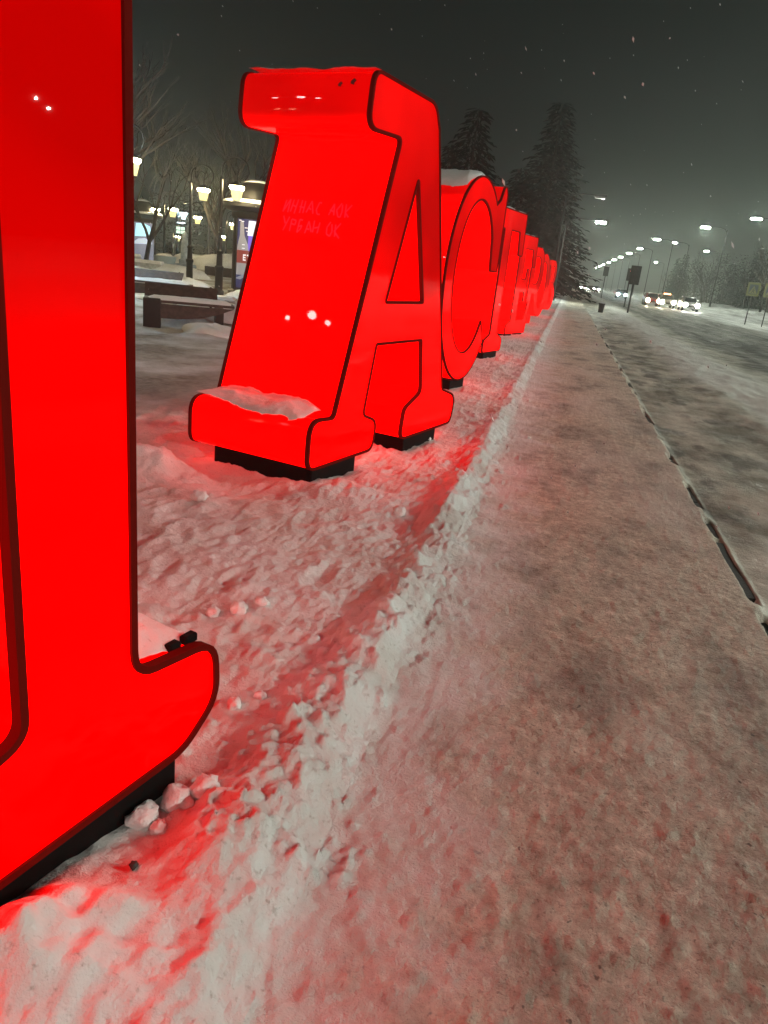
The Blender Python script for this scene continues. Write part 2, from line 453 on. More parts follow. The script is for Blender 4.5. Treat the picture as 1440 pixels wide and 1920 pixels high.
OUT = {}
OUT['A'] = (fillet([(-.03, 0, .09), (.86, 0, .09), (.89, .22, .10), (.67, .29, .05), (.775, .79, .02), (1.546, .79, .02), (1.655, .36, .06),
                    (1.37, .25, .08), (1.34, 0, .08), (2.40, 0, .10), (2.44, .25, .13), (2.10, .34, .06), (1.43, 2.30, .05), (1.33, 2.45, .16), (.42, 2.45, .10),
                    (.39, 2.12, .10), (.85, 2.14, .04), (.26, .32, .05), (-.03, .34, .12)]),
            [fillet([(.845, 1.08, .02), (1.17, 1.95, .02), (1.49, 1.08, .02)])], [(.05, .64), (1.45, 2.10)])
co = ell(.88, 1.225, .88, 1.235, 52, 322, 60); ci = ell(.90, 1.27, .63, .93, 325, 34, 50)
OUT['C'] = (co + [(1.42, .73)] + ci[2:] + [(1.50, 1.38), (1.75, 1.38), (1.77, 1.50), (1.77, 2.36), (1.72, 2.44), (1.64, 2.44), (1.545, 2.27)], [], [(.62, 1.10)])
OUT['T'] = (fillet([(.47, 0, .08), (1.43, 0, .08), (1.43, .22, .10), (1.14, .32, .05), (1.14, 2.12, .03), (1.62, 2.12, .03), (1.70, 1.72, .03), (1.93, 1.72, .05), (1.90, 2.45, .05),
                    (0, 2.45, .05), (-.03, 1.72, .05), (.20, 1.72, .03), (.28, 2.12, .03), (.76, 2.12, .03), (.76, .32, .05), (.47, .22, .10)]), [], [(.6, 1.3)])
OUT['E'] = (fillet([(0, 0, .08), (1.62, 0, .05), (1.76, .80, .04), (1.55, .80, .04), (1.40, .33, .05), (.75, .33, .03), (.75, 1.06, .03), (1.08, 1.06, .03), (1.12, .82, .03), (1.28, .82, .03), (1.28, 1.64, .03), (1.12, 1.64, .03),
                    (1.08, 1.38, .03), (.75, 1.38, .03), (.75, 2.12, .03), (1.38, 2.12, .04), (1.50, 1.70, .04), (1.70, 1.70, .04), (1.66, 2.45, .05), (0, 2.45, .08), (0, 2.24, .08), (.32, 2.14, .04), (.32, .31, .04), (0, .22, .08)]), [], [(.1, .6), (1.0, 1.5)])
OUT['P'] = (fillet([(0, 0, .08), (1.05, 0, .08), (1.05, .22, .09), (.75, .32, .04), (.75, .98, .03), (1.15, .98, 0)]) + ell(1.15, 1.715, .62, .735, -86, 86, 20) + fillet([(1.15, 2.45, 0), (0, 2.45, .08), (0, 2.24, .08), (.32, 2.14, .04), (.32, .31, .04), (0, .22, .08)]),
            [[(.75, 1.28), (1.10, 1.28)] + ell(1.10, 1.715, .28, .435, -80, 80, 14) + [(1.10, 2.15), (.75, 2.15)]], [(.2, .85)])
OUT['O'] = (ell(.95, 1.225, .95, 1.235, 0, 354, 59), [ell(.95, 1.225, .52, .93, 0, 354, 59)], [(.7, 1.2)])
OUT['B'] = (fillet([(0, 0, .08), (1.05, 0, 0)]) + ell(1.05, .68, .68, .68, -84, 62, 16) + ell(1.0, 1.82, .60, .63, -52, 86, 16) + fillet([(1.0, 2.45, 0), (0, 2.45, .08), (0, 2.24, .08), (.32, 2.14, .04), (.32, .31, .04), (0, .22, .08)]),
            [[(.75, .28), (1.0, .28)] + ell(1.0, .67, .32, .39, -80, 80, 12) + [(1.0, 1.06), (.75, 1.06)], [(.75, 1.36), (.98, 1.36)] + ell(.98, 1.76, .26, .40, -80, 80, 12) + [(.98, 2.16), (.75, 2.16)]], [(.2, 1.2)])
OUT['M'] = (fillet([(0, 0, .08), (.80, 0, .08), (.80, .20, .09), (.54, .32, .04), (.54, 1.95, .02), (1.20, .30, .03), (1.42, .30, .03), (2.07, 1.95, .02), (2.07, .33, .06), (1.79, .24, .11), (1.79, 0, .10), (2.56, .0, .16), (2.70, .10, .12), (2.685, .295, .10), (2.38, .325, .08), (2.368, 2.12, .04),
                    (2.66, 2.22, .08), (2.66, 2.45, .08), (1.98, 2.45, .04), (1.36, .98, .03), (.70, 2.45, .04), (.04, 2.45, .08), (.04, 2.22, .08), (.32, 2.12, .04), (.32, .32, .04), (0, .20, .08)]), [], [(.1, .7), (1.85, 2.55)])

DEPTH = 1.0
def area(l): return sum(l[i-1][0]*l[i][1]-l[i][0]*l[i-1][1] for i in range(len(l)))/2
def trim_sweep(mb, loop, d0, d1, inn, outn):
    n = len(loop); s = 1 if area(loop) > 0 else -1; ring = []
    for i in range(n):
        p = Vector(loop[i]); a = (p-Vector(loop[i-1])).normalized(); b = (Vector(loop[(i+1) % n])-p).normalized()
        na = Vector((a.y, -a.x))*s; nb = Vector((b.y, -b.x))*s; k = (na+nb)
        k = k/max(.35, (1+na.dot(nb))) if k.length > 1e-6 else na
        ring.append([(p.x+k.x*o, d, p.y+k.y*o) for o, d in ((outn, d0), (outn, d1), (inn, d1), (inn, d0))])
    vs = [q for r in ring for q in r]; fs = []
    for i in range(n):
        j = (i+1) % n
        for k in range(4): l = (k+1) % 4; fs.append((i*4+k, j*4+k, j*4+l, i*4+l))
    mb.add(vs, fs)
def dedupe(l):
    out = []
    for p in l:
        if not out or math.dist(p, out[-1]) > .004: out.append(p)
    while math.dist(out[0], out[-1]) < .004: out.pop()
    return out
ANG = math.atan2(.970, .2425)
def letter(ch, x, y, label, zb=.15, sc=1.0):
    outer, holes, feet = OUT[ch]
    loops = [dedupe(outer)]+[dedupe(h) for h in holes]
    if area(loops[0]) < 0: loops[0].reverse()
    for i in range(1, len(loops)):
        if area(loops[i]) > 0: loops[i].reverse()
    root = empty('sign_letter', (x, y, zb), ANG); root.scale = (sc, sc, sc)
    tag(root, label, 'letter', 'glowing red letters set along the pavement')
    flat = [p for l in loops for p in l]
    tri = tessellate_polygon([[Vector((u, z, 0)) for u, z in l] for l in loops])
    for nm, d in (('front_panel', 0.0), ('back_panel', DEPTH)):
        mb = MB(); mb.add([(u, d, z) for u, z in flat], [])
        for t in tri:
            a, b, c = [Vector(flat[i]) for i in t]
            w = (b-a).cross(c-a); t = tuple(t) if (w > 0) == (d == 0.0) else tuple(reversed(t))
            mb.f.append(t)
        mb.build(nm, M_REDF, root)
    wall = MB()
    for l in loops:
        l2 = densify(l, .15); n = len(l2); nd = 4
        vs = [(u, DEPTH*k/nd, z) for k in range(nd+1) for u, z in l2]; fs = []
        for k in range(nd):
            for i in range(n):
                j = (i+1) % n; fs.append((k*n+i, k*n+j, (k+1)*n+j, (k+1)*n+i))
        wall.add(vs, [tuple(reversed(q)) for q in fs])
    w = wall.build('side_wall', M_RED, root, smooth=32)
    for i, d in enumerate((0.0, DEPTH)):
        t = MB()
        for l in loops: trim_sweep(t, l, d-.008 if i == 0 else d-.022, d+.022 if i == 0 else d+.008, -.012, .008)
        t.build('edge_trim', M_TRIM, root, smooth=40)
    for u0, u1 in feet:
        MB().box(u0, u1, .012, .84, -.42, -.003, bev=.006).build('base', M_BLACK, root)
    return root, w

L_M, w_M = letter('M', -1.454, -.878, 'huge glowing red letter cut off by the frame, only its leg and foot showing')
L_A, w_A = letter('A', -1.459, 4.50, 'glowing red letter A with a triangular hole and pink handwriting on its side')
L_C, w_C = letter('C', -1.430, 8.96, 'glowing red round letter C standing just behind the A')
L_T, w_T = letter('T', -1.44, 13.05, 'flat topped glowing red letter just beyond the round C')
L_E, w_E = letter('E', -1.42, 19.6, 'glowing red letter with arms, third in line beyond the A', .08)
L_P, w_P = letter('P', -1.40, 25.6, 'glowing red letter with a closed upper bowl, small in the row', .05)
L_O, w_O = letter('O', -1.36, 31.6, 'glowing red oval letter, last but one in the row', .05)
L_B, w_B = letter('B', -1.20, 40.5, 'smallest and farthest glowing red letter at the end of the row', .05)

# marker scrawl, two lines of illegible handwriting on the A's near side
def stroke(mb, pts, w, fn):
    P = [Vector(p) for p in pts]
    for i in range(len(P)-1):
        d = (P[i+1]-P[i]); n = Vector((-d.y, d.x)).normalized()*w/2 if d.length > 0 else Vector((0, w/2))
        q = [P[i]-n, P[i+1]-n, P[i+1]+n, P[i]+n]
        mb.add([fn(*v) for v in q], [(0, 1, 2, 3)])
GL = {'И': [[(0, 1), (0, 0), (.6, 1), (.6, 0)]], 'М': [[(0, 0), (.1, 1), (.4, .4), (.7, 1), (.8, 0)]], 'Н': [[(0, 0), (0, 1)], [(0, .5), (.6, .5)], [(.6, 0), (.6, 1)]],
      'А': [[(0, 0), (.35, 1), (.7, 0)], [(.15, .4), (.55, .4)]], 'С': [[(.6, .9), (.2, 1), (0, .5), (.2, 0), (.6, .1)]], 'Д': [[(0, -.2), (0, 0), (.7, 0), (.7, -.2)], [(.1, 0), (.35, 1), (.6, 0)]],
      'О': [[(.3, 1), (0, .6), (.1, .1), (.4, 0), (.6, .5), (.3, 1)]], 'К': [[(0, 0), (0, 1)], [(.6, 1), (0, .5), (.6, 0)]], 'Р': [[(0, 0), (0, 1), (.5, .9), (.5, .5), (0, .45)]],
      'П': [[(0, 0), (0, 1), (.6, 1), (.6, 0)]], 'У': [[(0, 1), (.3, .5)], [(.6, 1), (.1, 0)]], 'Б': [[(.5, 1), (0, 1), (0, 0), (.5, .1), (.5, .5), (0, .5)]], 'Ь': [[(0, 1), (0, 0), (.5, .1), (.5, .4), (0, .45)]]}
def on_leg(s, z):   # s: metres from the front edge backwards, z above the base
    t = (z-.32)/(2.14-.32); u = .26+(.85-.26)*t
    return (u-.004, s, z)
for text, s0, z0, hgt, slope in (('ИННАС АОК', .80, 1.62, .085, -.02), ('УРБАН ОК', .78, 1.50, .085, -.05)):
    s = s0
    for word in text.split(' '):
        hw = MB()
        for c in word:
            for st in GL.get(c, []):
                stroke(hw, [(s-p[0]*hgt*.75+random.uniform(-.009, .009), z0+p[1]*hgt+(s0-s)*slope+random.uniform(-.010, .010)) for p in st], .011, on_leg)
            s -= hgt*.78
        hw.build('handwriting', M_MARKER, w_A)['kind'] = 'stuff'; s -= hgt*.55
for s, z, r in ((.23, 2.36, .013), (.14, 2.375, .016)):
    sp = MB().add([(.386+.012+(z-2.36)*.3, s+r*(1.2+.5*math.sin(a*2.3))*math.cos(a*.7)-r*.5*math.sin(a*.7), z+r*(1+.3*math.cos(a*3.1))*math.sin(a*.7)) for a in range(9)], [tuple(range(9))])
    sp.build('sticker_residue', M_DARKSPOT, w_A)

# ------------------------------------------------------------------ snow lying on the letters
def snow_cap(root, u0, u1, d0, d1, zf, th, label, seed, nu=44, nd=90, fade=.10, pile=0.0, bias=0.0):
    mb = MB(); vs = []; U = np.linspace(u0, u1, nu); D = np.linspace(d0, d1, nd)
    uu, dd = np.meshgrid(U, D, indexing='ij')
    n1 = fbm(uu*3+seed, dd*3, 4, seed); n2 = fbm(uu*12+seed, dd*12, 3, seed+5)
    n0 = fbm(uu*1.3+seed, dd*1.6, 2, seed+9)
    e = np.minimum(np.minimum(uu-u0, u1-uu)/(u1-u0)/.30, np.minimum(dd-d0, d1-dd)/fade)
    t = np.clip(e+.75*n0+.35*n1-.05+bias, -.3, 1)
    wall_ = pile*np.clip((uu-u0)/(u1-u0), 0, 1)**2
    h = th*(np.sqrt(np.clip(t, 0, 1)))*(1+.5*n1+.20*n2+wall_) + .12*np.minimum(t, 0)
    for i in range(nu):
        for j in range(nd): vs.append((uu[i, j], dd[i, j], zf(uu[i, j])+h[i, j]))
    fs = [(i*nd+j, (i+1)*nd+j, (i+1)*nd+j+1, i*nd+j+1) for i in range(nu-1) for j in range(nd-1)]
    mb.add(vs, fs)
    bot = [(vs[k][0], vs[k][1], zf(vs[k][0])-.03) for k in range(len(vs))]
    o = mb.build('snow_drift', M_SNOWCAP, None, smooth=180)
    o.matrix_world = Matrix.Translation(root.location) @ Matrix.Rotation(ANG, 4, 'Z') @ Matrix.Diagonal((*root.scale, 1))
    tag(o, label, 'snow', 'snow lying on the letters')
    return o
snow_cap(L_A, .0, .42, .11, .99, lambda u: .322, .06, 'snow drift on the foot ledge of the glowing A', 3, pile=.8, fade=.2, bias=.1)
snow_cap(L_A, .45, 1.30, .02, .98, lambda u: 2.447, .035, 'thin snow lying along the top of the letter A', 9, bias=.3)
snow_cap(L_C, .38, 1.36, .03, .97, lambda u: 1.225+1.235*math.sqrt(max(0, 1-((u-.88)/.88)**2))-.006, .06, 'snow capping the curved top of the round letter C', 14)
snow_cap(L_T, .0, 1.9, .02, .98, lambda u: 2.447, .05, 'snow along the flat top of the letter beyond the C', 18)
snow_cap(L_E, .0, 1.65, .02, .98, lambda u: 2.447, .04, 'thin snow on the third letter beyond the A', 22)
snow_cap(L_M, 2.34, 2.66, .035, .99, lambda u: .312, .05, 'snow on the foot ledge of the nearest cut-off letter', 27, bias=.35, pile=-.5)

for u, d_, w_ in ((2.535, .024, .045), (2.595, .024, .05)):
    MB().box(u, u+w_, d_, d_+.03, .300, .328, bev=.006).build('bracket', M_BLACK, L_M)
# ------------------------------------------------------------------ snow clods
def clod(x, y, r, label, seed, squash=.8, sink=.55):
    r = r*.85
    bm = bmesh.new(); bmesh.ops.create_icosphere(bm, subdivisions=3, radius=1)
    rs = np.random.default_rng(seed); planes = [(Vector(rs.normal(size=3)).normalized(), rs.uniform(.72, .96)) for _ in range(9)]
    for v in bm.verts:
        p = v.co.normalized(); k = 1.0
        for n_, d_ in planes:
            c = p.dot(n_)
            if c > 0: k = min(k, d_/c)
        a = np.array([p.x*3+seed]); b_ = np.array([p.y*3+p.z*2])
        k *= 1+.34*float(perlin(a*.7, b_*.7, 5)[0])+.17*float(perlin(a*2.1, b_*2.1, 6)[0])+.07*float(perlin(a*5, b_*5, 8)[0])
        v.co = Vector((p.x*k*r, p.y*k*r*.9, p.z*k*r*squash))
    me = bpy.data.meshes.new('snow_clod'); bm.to_mesh(me); bm.free(); me.materials.append(M_SNOWCAP)
    me.polygons.foreach_set('use_smooth', [True]*len(me.polygons)); o = bpy.data.objects.new('snow_clod', me); COL.objects.link(o)
    o.location = (x, y, hz(x, y)+r*squash*(1-sink)); o.rotation_euler = (0, 0, seed*1.3)
    tag(o, label, 'snow clod', 'snow clods on the trampled snow'); return o
for i, (x, y, r, lab) in enumerate((
    (-.855, 1.43, .050, 'pale snow clod leaning on the black base under the nearest letter'),
    (-.805, 1.525, .055, 'taller pale snow clod just behind the one against the black base'),
    (-.745, 1.57, .050, 'outermost of three pale snow clods beside the nearest foot'),
    (-.80, 1.42, .030, 'little snow crumb in front of the three pale clods'),
    (-1.92, 3.86, .060, 'rounded snow clod in the hollow before the A'),
    (-1.13, 2.66, .045, 'white-tipped snow clod on the trampled bed near the cut-off foot'),
    (-1.06, 2.74, .038, 'pinkish snow clod beside the white-tipped one'),
    (-1.22, 2.60, .034, 'small snow clod left of the white-tipped one'),
    (-.86, 2.02, .030, 'lumpy snow clod just past the nearest rounded foot'),
    (-.80, 2.10, .026, 'crumbly snow clod close to the shovelled ridge'),
    (-1.02, 6.45, .055, 'pale snow lump beside the far base of the A'),
    (-.80, 4.35, .05, 'snow clod on the red side of the shovelled ridge'),
    (-.52, 5.1, .055, 'snow clod perched on the crest of the ridge'))):
    clod(x, y, r, lab, i+1)
st = clod(-.78, 1.27, .014, 'tiny dark pebble lying on the snow under the nearest letter', 40, .8, .2)
st.name = 'pebble'; st['category'] = 'pebble'; del st['group']; st.data.materials[0] = plain('pebble_stone', (.03, .028, .026), .7)

# ------------------------------------------------------------------ road lighting
M_POST = plain('grey_galvanised_steel', (.010, .010, .010), .7, .0)
M_HEAD = plain('lamp_housing', (.06, .06, .06), .5)
M_LED = emis('led_lens_cool_white', (.95, 1.0, .86), 4500)
M_LEDOFF = plain('unlit_lens', (.3, .3, .3), .3)
M_LEDFAR = emis('led_lens_far_row', (.90, 1.0, .84), 620)
def street_lamp(x, y, h, side, label, lit=True, arm=2.2, zb=None, group='street lamps along the road', k=1.0):
    zb = (hz(x, y) if zb is None else zb)
    r = empty('street_lamp', (x, y, zb)); tag(r, label, 'street lamp', group)
    z = h-zb
    MB().lathe([(.13, -.3), (.13, .5), (.09, .6), (.055, z-.4), (.05, z-.1)], n=8).build('pole', M_POST, r, smooth=40)
    MB().tube([(0, 0, z-.45), (side*.25, 0, z-.05), (side*.9, 0, z+.12), (side*arm, 0, z+.10)], .045, 6).build('arm', M_POST, r, smooth=50)
    hd = MB().box(min(side*(arm-.1), side*(arm+.75)), max(side*(arm-.1), side*(arm+.75)), -.17, .17, z+.035, z+.17, bev=.03).build('lamp_head', M_HEAD, r)
    MB().box(min(side*arm, side*(arm+.68*k)), max(side*arm, side*(arm+.68*k)), -.15*k, .15*k, z-.09, z+.034).build('lens', (M_LED if y < 60 and x > 10 else M_LEDFAR) if lit else M_LEDOFF, hd)
    return r
far_lab = ['nearest and highest street lamp at the right edge over the road', 'second street lamp from the right edge, above dark trees', 'third street lamp from the right edge of the road row']
rowr = [(18.06, 91.94), (15.56, 108.5), (13.07, 142.1), (13.25, 178.0), (13.07, 206.7), (12.82, 236.8), (12.5, 264.8), (12.27, 299.9), (11.81, 336.7), (11.6, 372), (11.4, 408)]
for i, (x, y) in enumerate(rowr):
    lab = far_lab[i] if i < 3 else ['fourth lamp from the right edge, above the car headlights', 'fifth lamp from the right edge in the row down the road', 'sixth lamp from the right edge in the row down the road', 'seventh lamp from the right edge in the row down the road'][i-3] if i < 7 else 'tiny bright street lamp merging into the far end of the row'
    street_lamp(x+2.7, y, 10, -1, lab, zb=-.1 if i > 2 else None, k=1.45)
for x, y, h, lab in ((.49, 61.4, 6.0, 'single small lit street lamp left of the road, beside the tall spruce'), (16.48, 146.3, 10, 'faint street lamp low among the trees right of the car lights'),
                     (24.6, 163.2, 10, 'thin far street lamp over the right hand trees'), (24.1, 251, 10, 'dim lamp low behind the traffic signal')):
    street_lamp(x-1.6 if x < 1 else x+2.5, y, h, 1 if x < 1 else -1, lab, zb=0.0)
street_lamp(-1.28, 56, 7.15, 1, 'unlit lamp post leaning up behind the last letters', lit=False, arm=1.9)
# the same row carries on past the photographer, out of the picture
for x, y in ((26.0, 56), (26.5, 30), (26.5, 5), (26.5, -20)):
    street_lamp(x, y, 10, -1, 'tall lit street lamp across the road beside the photographer')

street_lamp(.6, -13, 8, 1, 'unseen fill lamp added on a street post behind the photographer', zb=0.0, k=.6)  # added out of view as white fill for the trough beside the ridge

# ------------------------------------------------------------------ park lamps
M_IRON = plain('black_cast_iron', (.012, .012, .013), .45, .3)
M_GLASS = emis('warm_lantern_glass', (1.0, .88, .36), 1.0, (.4, .38, .2))
M_BULB = emis('lantern_bulb', (1.0, .80, .42), 430)
M_COLD = emis('cold_white_glass', (.80, .93, 1.0), 3.0)
M_GLOBE = emis('globe_glass', (1.0, .93, .85), 260)
M_COLDB = emis('cold_bulb', (.62, .86, 1.0), 1100)
def park_lamp(x, y, zl, label, face=(1, 0), glass=None, simple=False, zb=None, group='warm lanterns in the park'):
    zb = hz(x, y) if zb is None else zb
    r = empty('park_lamp', (x, y, zb)); tag(r, label, 'lamp post', group)
    z = zl-zb; fx, fy = face
    MB().lathe([(.17, -.25), (.17, .12), (.13, .16), (.12, .75), (.145, .78), (.145, .86), (.10, .9), (.085, 1.25), (.105, 1.28), (.105, 1.33), (.06, 1.38), (.045, z+.3), (.06, z+.33), (.035, z+.4)], n=10).build('pole', M_IRON, r, smooth=40)
    # shepherd's crook with an inner curl
    c = .41; pts = []
    for i in range(15):
        a = math.pi - math.pi*1.25*i/14; pts.append((fx*(c+c*math.cos(a)), fy*(c+c*math.cos(a)), z+.62+.36*math.sin(a)))
    MB().tube([(0, 0, z+.3)]+pts, [.026]*10+[.022]*6, 6).build('crook', M_IRON, r, smooth=60)
    cur = [(fx*(c+rr*math.cos(a)), fy*(c+rr*math.cos(a)), z+.60+rr*math.sin(a)) for a, rr in [(math.pi*1.2-i*.42, .20-.011*i) for i in range(13)]]
    MB().tube(cur, .016, 5).build('scroll', M_IRON, r, smooth=60)
    lx, ly = fx*.47, fy*.47
    MB().tube([(lx, ly, z+.60), (lx, ly, z+.26)], .014, 5).build('hanger', M_IRON, r)
    lan = MB().lathe([(.03, z+.32), (.10, z+.27), (.255, z+.205), (.255, z+.19), (.02, z+.192)], (lx, ly), 4, math.pi/4, math.pi*2.25).build('lantern', M_IRON, r)
    MB().lathe([(.13, z-.235), (.235, z+.185)], (lx, ly), 4, math.pi/4, math.pi*2.25).build('glass', glass or M_GLASS, lan)
    MB().lathe([(.125, z-.25), (.125, z-.22), (.05, z-.218)], (lx, ly), 4, math.pi/4, math.pi*2.25).build('bottom_ring', M_IRON, lan)
    MB().lathe([(.219, z+.08), (.240, z+.17), (.0, z+.171)], (lx, ly), 4, math.pi/4, math.pi*2.25).build('bulb_tray', M_COLDB if glass else M_BULB, lan)
    return r
park_lamp(-12.02, 18.9, 3.20, 'lantern half hidden by the edge of the nearest letter')
park_lamp(-10.82, 22.70, 3.06, 'lantern on a scrolled post in front of the advertising pillar', (.98, .2))
park_lamp(-14.19, 27.2, 3.21, 'lantern on a scrolled post left of the advertising pillar', (.98, .2))
for x, y, zl, lab in ((-20.3, 36.7, 2.80, 'small double lantern above the far lit poster'), (-23.8, 41.1, 2.87, 'smallest lantern over the far pillar canopy'), (-22.8, 44.3, 2.78, 'small lantern on a thin post midway between benches and trees'),
                      (-23.7, 51.3, 2.79, 'small lantern just left of the near advertising pillar'), (-33, 69.8, 2.1, 'tiny low lantern behind the scrolled post'), (-34.9, 64.3, 1.62, 'tiny low lantern farthest into the park')):
    park_lamp(x-.3, y, zl, lab, zb=-.6)
park_lamp(-27.4, 50.6, 3.14, 'cold white lantern above the small lit sign', glass=M_COLD, zb=-.5)
# lanterns of the same alley beside and behind the photographer
park_lamp(-12.3, 9.6, 3.6, 'lantern in the alley beyond the nearest letter', zb=.0)
park_lamp(-12.5, -3.6, 3.9, 'lantern in the alley behind the photographer', zb=.0)
park_lamp(-12.6, 15.9, 3.4, 'cold white lantern standing out of sight behind the nearest letter', glass=M_COLD, zb=.0)
t_ = empty('globe_lamp', (-8.35, -.43, 0)); tag(t_, 'three globed lamp post beside the photographer', 'lamp post')
MB().lathe([(.10, -.2), (.10, .4), (.05, .5), (.04, 4.9)], n=10).build('pole', M_IRON, t_, smooth=40)
for gx, gy, gz, gr in ((-.63, 0, 5.18, .05), (.09, .07, 5.17, .08), (.41, -.06, 5.10, .05)):
    MB().tube([(0, 0, 4.7), (gx, gy, gz-gr)], .015, 5).build('arm', M_IRON, t_)
    MB().lathe([(gr*math.sin(a*math.pi/8)+.001, gz-gr*math.cos(a*math.pi/8)) for a in range(9)], (gx, gy), 14).build('globe', M_GLOBE, t_, smooth=180)
for x, y, h_ in ((55.6, 26.2, 9.5), (57.6, 28.0, 9.3)):
    street_lamp(x, y, h_, -1, 'street lamp of the side street right of the photographer', zb=0.0, k=.32)

# ------------------------------------------------------------------ benches
M_WOOD = plain('dark_wet_wood', (.060, .036, .030), .55, noise=.4, scale=12)
M_WOODD = plain('dark_bench_slab', (.016, .010, .010), .6, noise=.3)
def bench(x, y, rz, L, label, snow_label):
    z = hz(x, y); r = empty('bench', (x, y, z), rz); tag(r, label, 'bench', 'benches in the park')
    for xx, w_ in ((0, .30), (L-.2, .16)): MB().box(xx, xx+w_, -.04 if w_ > .2 else .1, .50, -.2, .50 if w_ > .2 else .40, bev=.012).build('leg', M_WOODD, r)
    # curved apron under the seat
    n = 12; top = .47; rings = []
    for i in range(n+1):
        u = .30+(L-.44+.27)*i/n; zb = .16+.26*(i/n)**2.6
        rings.append([(u, .0, zb), (u, .04, zb), (u, .04, top-.06), (u, .0, top-.06)])
    MB().loft(rings).build('apron', M_WOOD, r)
    for i in range(4): MB().box(.0, L+.14, -.03+i*.125, -.03+i*.125+.11, .43+.07*0, .475, bev=.006).build('seat_plank', M_WOOD, r)
    bk = MB()
    for i in range(3):
        y0 = .50+.085*i; z0 = .485+.075*i
        m = MB(); m.add([(.0, y0, z0), (L*.9, y0, z0), (L*.9, y0+.06, z0+.085), (.0, y0+.06, z0+.085), (.0, y0+.035, z0-.02), (L*.9, y0+.035, z0-.02), (L*.9, y0+.095, z0+.065), (.0, y0+.095, z0+.065)],
                        [(0, 1, 2, 3), (7, 6, 5, 4), (0, 4, 5, 1), (1, 5, 6, 2), (2, 6, 7, 3), (3, 7, 4, 0)])
        m.build('back_slat', M_WOOD, r)
    for xx in (.1, L*.9-.12):
        MB().tube([(xx, .50, .30), (xx, .80, .72)], .025, 5).build('back_post', M_WOODD, r)
    mb = MB(); U = np.linspace(.06, L+.08, 26); V = np.linspace(-.02, .44, 12); uu, vv = np.meshgrid(U, V, indexing='ij')
    n1 = fbm(uu*2.2+x, vv*4, 3, 5)
    e = np.clip(np.minimum(np.minimum(uu-.06, L+.08-uu)/.12, np.minimum(vv+.02, .44-vv)/.07)+n1*.4, 0, 1)
    h = .475-.02+.085*np.sqrt(e)*(1+.3*n1)
    mb.add([(uu[i, j], vv[i, j], h[i, j]) for i in range(26) for j in range(12)], [(i*12+j, (i+1)*12+j, (i+1)*12+j+1, i*12+j+1) for i in range(25) for j in range(11)])
    o = mb.build('snow_drift', M_SNOWCAP, None, smooth=180, loc=(x, y, z), rz=rz); tag(o, snow_label, 'snow', 'snow lying on the benches')
bench(-7.26, 12.22, R(28), 1.45, 'dark snow covered bench with a square leg, nearest to the letters', 'thick snow on the seat of the nearest bench')
bench(-10.9, 16.9, R(14), 1.75, 'second dark bench behind the first, its back tilted away', 'snow on the seat of the bench behind')

# ------------------------------------------------------------------ advertising pillars
M_PILLAR = plain('dark_pillar_metal', (.018, .017, .016), .5, .2)
def lit(name, col, s): return emis(name, col, s, tuple(c*.6 for c in col), .25)
M_PNAVY = lit('poster_navy', (.045, .045, .13), .55); M_PPURP = lit('poster_violet', (.16, .10, .55), .75)
M_PWHITE = lit('poster_white', (.75, .85, 1.0), .55); M_PGREY = lit('poster_bottle_grey', (.30, .29, .30), .65)
M_PRED = lit('poster_red_band', (.22, .045, .035), .7); M_PPINK = lit('poster_pink', (1.0, .62, .60), .95)
M_PCYAN = lit('poster_ice_blue', (.50, .85, .95), .95); M_PMIST = lit('poster_mist', (.24, .26, .33), .62); M_PTEXT = lit('poster_lettering', (.75, .75, .78), .75)
def curved_patch(parent, name, mat, R_, poly, n=10, off=.004):
    """flat print bent round the pillar: poly in (angle degrees, z)"""
    mb = MB(); a0 = min(p[0] for p in poly); a1 = max(p[0] for p in poly)
    pts = densify(poly, 6) if False else poly
    tri = tessellate_polygon([[Vector((a, z*40, 0)) for a, z in pts]])
    bm = bmesh.new(); vs = [bm.verts.new((a, z*40, 0)) for a, z in pts]
    for t in tri:
        try: bm.faces.new([vs[i] for i in t])
        except ValueError: pass
    for k in range(n):
        a = a0+(a1-a0)*(k+.5)/n
        bmesh.ops.bisect_plane(bm, geom=bm.verts[:]+bm.edges[:]+bm.faces[:], plane_co=(a, 0, 0), plane_no=(1, 0, 0))
    for v in bm.verts:
        a = R(v.co.x); z = v.co.y/40; v.co = ((R_+off)*math.cos(a), (R_+off)*math.sin(a), z)
    bmesh.ops.recalc_face_normals(bm, faces=bm.faces[:])
    me = bpy.data.meshes.new(name); bm.to_mesh(me); bm.free(); me.materials.append(mat)
    o = bpy.data.objects.new(name, me); COL.objects.link(o); o.parent = parent; return o
